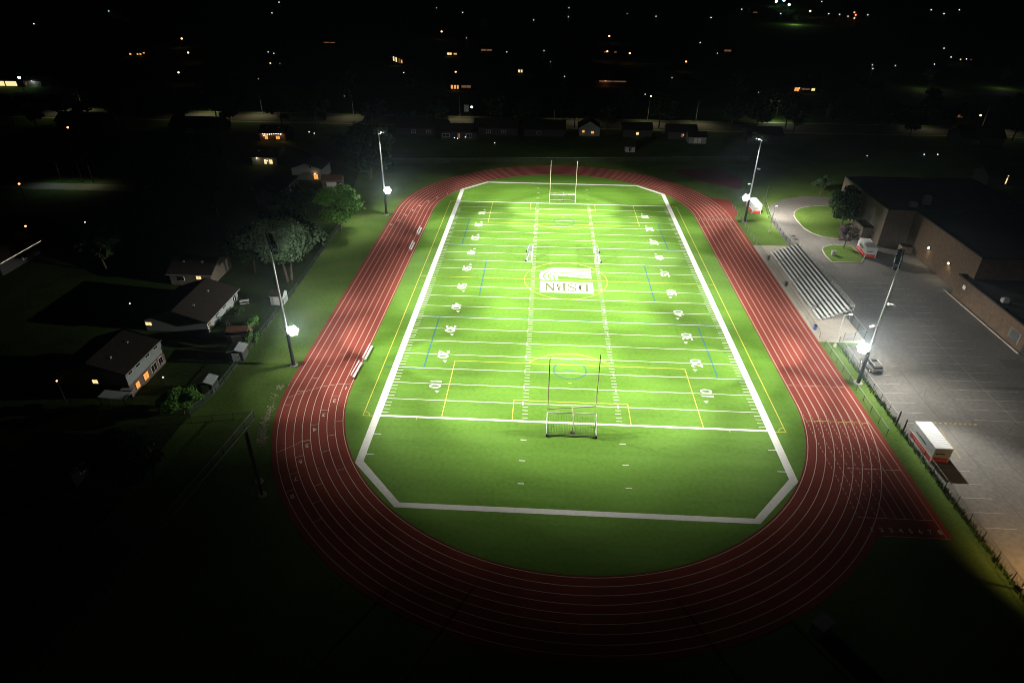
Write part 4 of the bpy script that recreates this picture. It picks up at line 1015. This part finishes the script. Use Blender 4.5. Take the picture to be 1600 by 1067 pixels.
# ---- trees
def tree(label, c, h, rx, ry, mt, seed, n=2600, leaf=0.4, base=0.3, cl=14, group='trees in the dark neighbourhood', cat='tree', name='tree', trunks=1, shape='round', trunk_r=None, lean=0.0):
    r = random.Random(seed); t = thing(name, label, cat, (c[0], c[1], 0), 0, group)
    tr = trunk_r or h*0.022; tb = MB(); z0 = h*base
    blobs = []
    for k in range(cl):
        if shape == 'cone':
            u = (k+0.5)/cl; zz = z0+(h-z0)*u; rr = (1-u)**0.8; a = r.random()*6.28; q = r.uniform(0, 0.55)*rr
            blobs.append((q*rx*cos(a), q*ry*sin(a), zz, max(0.9, rx*rr*0.62), (h-z0)/cl*1.3))
        else:
            a = r.random()*6.28; zz = r.uniform(-0.75, 0.85); q = sqrt(max(0, 1-zz*zz))*r.uniform(0.25, 0.78)
            zc = (h+z0)/2+zz*(h-z0)*0.40; s = r.uniform(0.20, 0.36)
            blobs.append((q*rx*cos(a), q*ry*sin(a), zc, rx*s, (h-z0)*s*0.42))
    for s in range(trunks):
        a = s*2.1+r.random(); off = 0.5*trunks*0.35
        p0 = Vector((off*cos(a), off*sin(a), 0)); p1 = Vector((p0.x*2.5+lean, p0.y*2.5, z0+0.18*(h-z0)))
        tb.tube(p0, p1, tr, tr*0.6, 8)
        for bb in blobs[s::max(1, trunks)][:7]: tb.tube(p1-Vector((0, 0, 0.1*h*r.random())), (bb[0], bb[1], bb[2]), tr*0.45, tr*0.1, 5)
    tb.build('trunk', 'bark', t)
    m = MB()
    for k in range(n):
        bx, by, bz, br, bh = r.choice(blobs)
        v = Vector((r.gauss(0, 1), r.gauss(0, 1), r.gauss(0, 1))).normalized()*(r.random()**0.33)*r.choice((1, 1, 1, 1.18))
        p = Vector((bx+v.x*br, by+v.y*br, bz+v.z*bh)); nrm = (v+Vector((r.gauss(0, .6), r.gauss(0, .6), r.gauss(0.35, .6)))).normalized()
        a = nrm.orthogonal().normalized(); a.rotate(Quaternion(nrm, r.random()*6.28)); b_ = nrm.cross(a); s = leaf*r.uniform(0.55, 1.25)
        m.poly([p-a*s, p-b_*s*0.55, p+a*s, p+b_*s*0.6])
    m.build('crown', mt, t)
    return t
gl = 'trees along the left backyards'
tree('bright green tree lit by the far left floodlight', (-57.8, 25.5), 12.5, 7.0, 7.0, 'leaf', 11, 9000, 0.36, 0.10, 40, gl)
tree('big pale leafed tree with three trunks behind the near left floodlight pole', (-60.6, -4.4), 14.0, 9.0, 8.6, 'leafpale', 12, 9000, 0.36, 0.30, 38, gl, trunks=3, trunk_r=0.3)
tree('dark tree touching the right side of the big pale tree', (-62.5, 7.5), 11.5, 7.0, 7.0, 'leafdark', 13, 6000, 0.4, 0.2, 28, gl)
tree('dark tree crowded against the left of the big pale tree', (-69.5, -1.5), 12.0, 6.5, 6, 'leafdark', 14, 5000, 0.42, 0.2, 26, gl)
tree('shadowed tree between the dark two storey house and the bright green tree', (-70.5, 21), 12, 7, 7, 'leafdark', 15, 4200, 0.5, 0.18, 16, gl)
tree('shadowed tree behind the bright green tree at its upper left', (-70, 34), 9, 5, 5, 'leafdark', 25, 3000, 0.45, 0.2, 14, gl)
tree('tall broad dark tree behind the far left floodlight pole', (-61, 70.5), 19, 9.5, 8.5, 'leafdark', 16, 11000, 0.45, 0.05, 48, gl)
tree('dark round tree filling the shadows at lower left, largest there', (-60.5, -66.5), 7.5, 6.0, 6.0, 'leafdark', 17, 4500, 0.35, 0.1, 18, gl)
tree('round dark bush by the end of the short backyard fence', (-60.4, -52.0), 4.6, 3.8, 3.4, 'leaf', 18, 4500, 0.22, 0.02, 18, gl, cat='bush', name='bush')
tree('leafy bush beside the rust brown roofed shed', (-57.4, -31.8), 3.6, 1.5, 2.4, 'leaf', 19, 2500, 0.18, 0.02, 12, gl, cat='bush', name='bush')
tree('long dark hedge bush below the wall of the pale long house', (-65.4, -20.5), 1.2, 1.3, 3.0, 'leafdark', 20, 2000, 0.16, 0.02, 14, gl, cat='bush', name='bush')
tree('low bush by the backyard fence above the rust brown shed', (-60.2, -25.5), 2.6, 2.0, 2.5, 'leaf', 21, 2200, 0.2, 0.02, 12, gl, cat='bush', name='bush')
gr_ = 'trees by the school'
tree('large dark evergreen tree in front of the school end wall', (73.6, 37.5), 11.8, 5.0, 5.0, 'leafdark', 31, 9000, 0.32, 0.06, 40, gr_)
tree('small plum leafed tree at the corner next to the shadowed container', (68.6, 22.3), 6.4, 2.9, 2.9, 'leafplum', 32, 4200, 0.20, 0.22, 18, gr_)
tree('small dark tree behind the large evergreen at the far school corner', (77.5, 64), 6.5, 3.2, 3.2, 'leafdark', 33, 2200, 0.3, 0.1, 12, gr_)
for k, p in enumerate([at(1395, 640+0), ]): pass
# weeds along the lot fence
wd = MB(); r3 = random.Random(9)
for k in range(2600):
    y = r3.uniform(-95, -24.5); x = 50.2+r3.gauss(0, 0.22); hgt = r3.uniform(0.15, 0.75)*(1.5 if int(y*1.3) % 5 == 0 else 0.8)
    a = r3.random()*3.14; lx, ly = r3.gauss(0, .15), r3.gauss(0, .15)
    wd.poly([(x-0.06*cos(a), y-0.06*sin(a), 0), (x+0.06*cos(a), y+0.06*sin(a), 0), (x+lx, y+ly, hgt)])
tag(wd.build('fence_weeds', 'leafdark'), 'dark weeds growing along the parking lot fence', 'weeds', kind='stuff')

# far trees by the road: one mesh set, copied
fars = []
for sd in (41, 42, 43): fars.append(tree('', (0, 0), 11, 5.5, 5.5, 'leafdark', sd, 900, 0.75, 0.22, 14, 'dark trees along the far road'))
used = [0]
def far_tree(x, y, label, s=1.0):
    i = used[0]; used[0] += 1
    if i < 3: o = fars[i]; o.location = (x, y, 0); o['label'] = label; o.rotation_euler.z = i
    else: o = dup(fars[i % 3], (x, y, 0), i*1.7, label)
    o.scale = (s, s, s*rnd.uniform(0.9, 1.15)); return o
def place(px, py): return '%d percent across, %d percent down the photo' % (round(px/16), round(py/10.67))
for px, py, s in [(98, 187, 1.0), (287, 192, 0.9), (898, 199, 0.95), (1046, 197, 1.0), (20, 196, 1.1), (180, 196, 1.2), (230, 198, 1.1), (360, 198, 1.1), (440, 200, 1.2), (500, 200, 1.2), (590, 196, 1.1), (640, 205, .8), (812, 204, 1.0), (950, 205, 0.9), (1140, 205, 1.1), (1180, 206, 1.2), (1240, 210, 1.2), (1300, 212, 1.2), (1370, 212, 1.3), (1420, 216, 1.1), (1480, 218, 1.2), (1580, 220, 1.2),
                  (130, 262, 1.0), (300, 270, 1.1), (170, 425, 1.1), (240, 375, 1.1), (340, 340, 1.0), (220, 300, 1.0), (360, 265, .9), (540, 255, .9)]:
    p = at(px, py); far_tree(p.x, p.y, 'dark leafy tree rooted about '+place(px, py), s)
r8 = random.Random(21); avoid = [(717, 7), (921, 22), (996, 10), (1066, 10), (1090, 20), (737, 12), (437, 30), (1502, 14), (1532, 10), (106, 8)]
px = 15
while px < 1590:
    py = r8.uniform(186, 206) if r8.random() < .6 else r8.uniform(140, 172)
    if all(abs(px-a) > w+10 for a, w in avoid):
        p = at(px, py); far_tree(p.x, p.y, 'dark leafy tree rooted about '+place(px, py), r8.uniform(0.85, 1.35))
    px += r8.uniform(28, 62)
for px, py, s in [(127, 168, .7), (1212, 184, .9), (1448, 134, .8), (1564, 132, .8), (1243, 36, .8)]:
    p = at(px, py); o = far_tree(p.x, p.y, 'tree lit pale green by a lamp, '+place(px, py), s)
for px, py, pw, col in [(1212, 186, 900, (.9, 1, .7)), (127, 172, 90, (1, .95, .8)), (1448, 138, 300, (.95, 1, .7)), (1564, 136, 260, (.95, 1, .8)), (1243, 38, 2500, (.7, 1, .5))]:
    p = at(px, py); point('lamp_in_leaves', (p.x-3, p.y-6.5, 5), pw, col, 0.3)

# ---- far street lamps over the road, with their light
def street_lamp(px, py, label, h=8.5, power=0, col=(1, .86, .55), em='em_y', r=0.30, group='street lamps of the dark neighbourhood', arm=1.6, z_is_head=False):
    p = at(px, py, h) if z_is_head else at(px, py)
    t = thing('street_lamp', label, 'street lamp', (p.x, p.y, 0), 0, group)
    b = MB(); b.tube((0, 0, 0), (0, 0, h), 0.12, 0.07, 6); b.tube((0, 0, h-0.1), (0, arm*0.9, h+0.1), 0.05, n=5); b.build('pole', 'darksteel', t)
    b = MB(); b.sphere((0, 0, h+0.1) if z_is_head else (0, arm, h), r, 8, 5, 0.8); b.build('lamp_head', em, t)
    if power: spot('street_lamp_beam', (p.x, p.y+arm+0.4, h-0.4), (p.x, p.y+arm+2.0, 0), power, 150, 1.0, col, 0.2)
    return t
ROADL = [(112, 178, 2600), (318, 181, 2600), (406, 180, 2200), (552, 181, 1500), (720, 182, 1800), (866, 187, 1700), (905, 187, 900), (1010, 187, 1700), (1085, 189, 1700), (1438, 200, 700), (1536, 201, 1700)]
for k, (px, py, pw) in enumerate(ROADL):
    p = at(px, py); t = thing('street_lamp', 'street lamp lighting the far road, '+place(px, py-14), 'street lamp', (p.x, 159.2, 0), 0, 'street lamps of the dark neighbourhood')
    b = MB(); b.tube((0, 0, 0), (0, 0, 8.5), 0.12, 0.07, 6); b.tube((0, 0, 8.4), (0, -2.6, 8.8), 0.05, n=5); b.build('pole', 'steel', t)
    b = MB(); b.box((0, -2.9, 8.78), (0.3, 0.8, 0.15)); b.build('lamp_head', 'steel', t)
    spot('street_lamp_beam', (p.x, 156, 8.6), (p.x, 152.5, 0), pw, 145, 1.0, (1, .86, .52), 0.2)
p = at(100, 297); 
for px, py, pw, col in [(75, 295, 800, (.85, 1, .95)), (128, 295, 900, (1, .9, .6)), (108, 296, 250, (.4, 1, .3))]:
    p = at(px, py); t = thing('street_lamp', 'street lamp over the side street at left, '+place(px, py), 'street lamp', (p.x, 58.6, 0), 0, 'street lamps of the dark neighbourhood')
    b = MB(); b.tube((0, 0, 0), (0, 0, 7.5), 0.12, 0.07, 6); b.tube((0, 0, 7.4), (0, -1.6, 7.7), 0.05, n=5); b.build('pole', 'darksteel', t)
    b = MB(); b.box((0, -1.9, 7.68), (0.3, 0.7, 0.15)); b.build('lamp_head', 'steel', t)
    spot('street_lamp_beam', (p.x, 56.6, 7.5), (p.x, 54.5, 0), pw, 140, 1.0, col, 0.2)
t = street_lamp(737, 168, 'bright white lamp with a pale sign board beside the far road, left of centre', 9.0, 900, (.95, 1, .95), 'em_w', 0.55, z_is_head=True)
b = MB(); b.box((-2.2, 0, 8.6), (1.8, 0.15, 2.6)); b.build('sign_board', 'trim', t)
ORANGE = [(284, 61), (294, 83), (279, 114), (329, 150), (690, 50), (712, 113), (952, 57), (984, 84), (1072, 97), (1266, 18), (106, 200), (1252, 175), (1532, 181), (949, 81), (89, 596), (40, 354), (30, 288), (1017, 151)]
WHITE = [(170, 18), (53, 38), (55, 157), (425, 21), (436, 4), (428, 84), (419, 82), (404, 124), (631, 114), (723, 20), (682, 13), (792, 82), (729, 60), (834, 32), (889, 13), (888, 27), (980, 22), (1025, 26), (1159, 15), (1111, 28), (1094, 67), (1050, 122), (1008, 148), (1121, 84), (1185, 145), (860, 97), (1295, 22), (1312, 23), (1325, 26), (1356, 24), (1220, 22), (1455, 16), (1499, 16), (1475, 22), (1475, 76), (1486, 90), (1510, 93), (1363, 102), (1364, 108), (1399, 103), (1460, 101), (1466, 141), (1465, 242), (1444, 242), (1355, 244), (491, 209), (483, 207), (443, 236), (203, 475), (255, 590), (133, 348), (538, 151), (882, 120), (850, 80), (1284, 3), (513, 262), (514, 279), (710, 216), (715, 217), (727, 215), (773, 224)]
RED = [(1335, 20), (1337, 24), (1335, 29)]
CYAN = [(1213, 3), (1225, 1), (1233, 8), (30, 122)]
MT['em_wd'] = mat('faint_lamp_glow', (0.1, 0.1, 0.1), 0.5, emit=(0.9, 0.95, 1.0), estr=1.2)
seen = set()
ALLP = ORANGE+WHITE+RED+CYAN
def rp(q): return (round(q[0]/16), round(q[1]/10.67))
def uniq(s, px, py):
    same = sorted(q for q in ALLP if rp(q) == rp((px, py)))
    t_ = s+', %d percent across, %d percent down photo' % rp((px, py))
    if len(same) == 1: return t_
    k = same.index((px, py))
    return t_+(', '+('left', 'right')[k]+' of two' if len(same) == 2 else ', '+('left', 'middle', 'right', 'rightmost')[min(k, 3)]+' of %s' % ('three' if len(same) == 3 else 'four'))
def lamp_list(L, text, em, r0, h=6.0):
    for (px, py) in L:
        p = at(px, py, h); dist = (p-Vector(CAM)).length; r = max(0.14, r0*dist)
        street_lamp(px, py, uniq(text, px, py), h, 0, em=em, r=r, z_is_head=True)
lamp_list(ORANGE, 'street lamp glowing orange', 'em_o', 0.00125)
lamp_list([q for q in WHITE if q[1] < 160], 'small lamp glowing white', 'em_w', 0.00062, 4.0)
lamp_list([q for q in WHITE if q[1] >= 160], 'low garden lamp glowing white', 'em_w', 0.00075, 1.2)
lamp_list(RED, 'lamp post showing a red light', 'em_r', 0.0010)
lamp_list(CYAN, 'lamp glowing bluish white', 'em_c', 0.0017)

# ---- far houses whose lit windows show
def far_house(px, py, label, wins, w=11, d=8, h=2.9, rh=1.9, wallm='darksiding', glow=None, ridge='x', rz=0.0):  # wins also holds glow strips standing in for lamplight on walls and eaves
    p = at(px, py, 1.4); return house(label, (p.x, p.y+d/2), w, d, h, rh, ridge, wallm, 'shingle', wins, rz, group='far houses with lit windows', glow=glow)
WO = lambda u, w=1.2, z=1.4, hh=1.1, m='win_o': ('S', u, z, w, hh, m)
far_house(921, 207, 'small pale gabled house with two orange windows below the far road', [WO(-2.4, 0.9, 1.7, .9), WO(1.2, 1.2, 1.4, .9)], 8, 9, 3.2, 2.4, 'siding', ridge='y')
far_house(996, 209, 'dark far house with one square warm window right of the pale gable', [WO(0, 1.0, 1.4, 1.0, 'win_w')])
far_house(1066, 212, 'dark far house with one dim window near the grey garage', [WO(0, 0.9, 1.4, 1.3, 'dim_glow'), WO(0.4, .5, 1.6, .4, 'win_w')])
far_house(1090, 219, 'grey garage standing below the far road on the right', [WO(0, 3.0, 1.1, 1.8, 'trim')], 6.5, 6, 2.6, 1.3, 'siding')
far_house(717, 212, 'dark far house with a tall warm window just right of the far left pole', [WO(0, 0.9, 1.3, 1.8, 'dim_glow'), WO(-5, 2.5, 1.4, 1.2, G_), WO(4, 2, 1.4, 1.2, G_)], 14, 8, 3.0, 2.0, 'farwall')
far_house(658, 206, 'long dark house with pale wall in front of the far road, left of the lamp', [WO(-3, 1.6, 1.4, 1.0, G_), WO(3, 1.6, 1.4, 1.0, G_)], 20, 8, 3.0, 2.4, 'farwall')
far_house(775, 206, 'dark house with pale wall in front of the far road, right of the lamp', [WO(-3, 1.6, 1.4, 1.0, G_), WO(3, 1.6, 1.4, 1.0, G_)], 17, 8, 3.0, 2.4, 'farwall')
far_house(985, 232, 'small pale shed on the dark grass beyond the far bend', [WO(0, 1.0, 1.0, 1.6, G_)], 3.5, 3, 2.2, 0.8, 'siding')
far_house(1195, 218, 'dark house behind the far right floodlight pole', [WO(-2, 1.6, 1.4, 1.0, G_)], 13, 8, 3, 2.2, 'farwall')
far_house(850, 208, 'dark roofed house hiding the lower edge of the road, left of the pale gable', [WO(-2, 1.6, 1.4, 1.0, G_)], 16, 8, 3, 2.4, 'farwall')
far_house(122, 196, 'dark gabled house in front of the far road at the left', [WO(-2, 1.6, 1.4, 1.0, G_)], 18, 9, 3, 2.6)
far_house(305, 204, 'dark wide house below the far road, one fifth across from left', [WO(-2, 1.6, 1.4, 1.0, G_)], 20, 9, 3, 2.6)
far_house(1535, 222, 'dark house in front of the lit road patch at far right', [WO(-2, 1.6, 1.4, 1.0, G_)], 16, 9, 3, 3.2)
far_house(215, 85, 'far house with a few orange windows high up at left', [WO(-5, 1.4), WO(2, 1.2), WO(4.5, 1.2, 2.4), WO(0, 1.0)], 18)
far_house(8, 131, 'far building strip with bright yellow lit front at the left edge', [WO(0, 13, 1.6, 2.6, 'win_w')], 20)
far_house(47, 131, 'pale lit wall of a far building beside the bluish lamp at left', [WO(-3, 3, 1.4, 1.2, 'dim_glow')], 12, 8, 3, 1.8, 'siding', glow=[(2, -5, 3, 150, (.9, 1, .95))])
far_house(515, 69, 'far house with a thin red orange lit eave', [WO(0, 9, 2.4, 0.7, mat('red_lit_eave', (.1, .05, .02), .5, emit=(1, .22, .08), estr=.5).name and 'dim_glow')], 13)
far_house(621, 98, 'far tall house with warm lit slatted windows left of centre', [WO(-2.2, 0.9, 3.6, 2.6, 'win_w'), WO(-0.6, 0.9, 3.0, 2.8, 'win_w'), WO(1.4, 1.2, 2.4, 2.6, 'dim_glow'), WO(2.8, .8, 2.0, 2.0, 'win_o')], 9, 8, 5.2, 1.8)
far_house(708, 85, 'far house with a bright double orange window below the topmost lamp', [WO(-2.5, 3.0, 1.6, 1.4, 'win_w'), WO(1.5, 2.2, 1.6, 1.0, 'win_o')], 14)
far_house(760, 79, 'far house with a long front lamplit faint red', [WO(0, 8, 1.6, 1.2, 'dim_glow')], 13)
far_house(720, 137, 'house with orange lit rooms and long wall lamplit red behind the far road', [WO(-4.6, 1.2, 1.6, 1.8, 'win_o'), WO(-3.0, 1.0, 1.6, 1.8, 'win_o'), WO(-1.6, 0.9, 1.6, 1.8, 'win_o'), WO(2.8, 5.0, 1.9, 1.2, 'dim_glow')], 15)
far_house(813, 112, 'far house with a close pair of warm windows right of centre top', [WO(-0.75, 1.0, 1.6, 1.5, 'win_w'), WO(0.75, 1.0, 1.6, 1.5, 'win_w')], 12)
far_house(957, 130, 'far house with a long eave lamplit dim reddish above the far road', [WO(0, 15, 2.2, 0.6, 'dim_glow')], 19, 8, 2.9, 1.9, 'brick2', glow=[(-4, -5, 2.6, 40, (1, .3, .1))])
far_house(1137, 80, 'far house with a wall lamplit dim orange red at upper right of centre', [WO(0, 5, 1.6, 1.2, 'dim_glow')], 12)
far_house(1257, 141, 'far house with two orange lit porches right of the far right pole', [WO(-4, 2.4, 1.6, 1.8, 'win_o'), WO(4.4, 1.8, 1.7, 1.2, 'win_w'), WO(0.5, 4, 1.8, .7, 'dim_glow')], 16, glow=[(-3, -5, 2.4, 60, (1, .55, .2))])
far_house(1502, 182, 'house with one wall lamplit dim orange near the right end of the far road', [WO(0, 3.4, 1.6, 1.4, 'dim_glow')], 13)
far_house(1577, 284, 'dark building with a thin warm lit gutter at the right edge', [('S', -1, 2.0, 0.4, 2.6, 'win_w')], 13)
far_house(1180, 20, 'faint long house on the skyline right of centre', [WO(0, 5, 1.6, 1.0, 'dim_glow')], 14)
far_house(955, 82, 'faint far house between two orange lamps above centre', [WO(-4, 2, 1.6, 1.0, 'dim_glow'), WO(3, 1.5, 1.6, 1.0, 'dim_glow')], 14)
far_house(1510, 94, 'faint far house with tiny pale windows at upper right', [WO(-4, .8, 1.6, .8, 'win_w'), WO(3, .8, 1.6, .8, 'dim_glow')], 14)
far_house(430, 100, 'faint far house with two tiny windows at upper left of centre', [WO(-3, .9, 1.6, .9, 'win_w'), WO(3, .8, 1.6, .8, 'dim_glow')], 14)

# ================================================================== AIR
HAZE = True
if HAZE:
    hz = MB(); hz.box((0, 970, 32.5), (3800, 3460, 67))
    m = bpy.data.materials.new('night_haze'); m.use_nodes = True; n = m.node_tree.nodes; n.clear()
    o = n.new('ShaderNodeOutputMaterial'); v = n.new('ShaderNodeVolumePrincipled'); m.node_tree.links.new(v.outputs[0], o.inputs['Volume'])
    v.inputs['Color'].default_value = (0.62, 0.82, 1.0, 1); v.inputs["Density"].default_value = 0.00004; v.inputs['Anisotropy'].default_value = 0.88
    MT['haze'] = m; tag(hz.build('haze', 'haze'), kind='stuff')
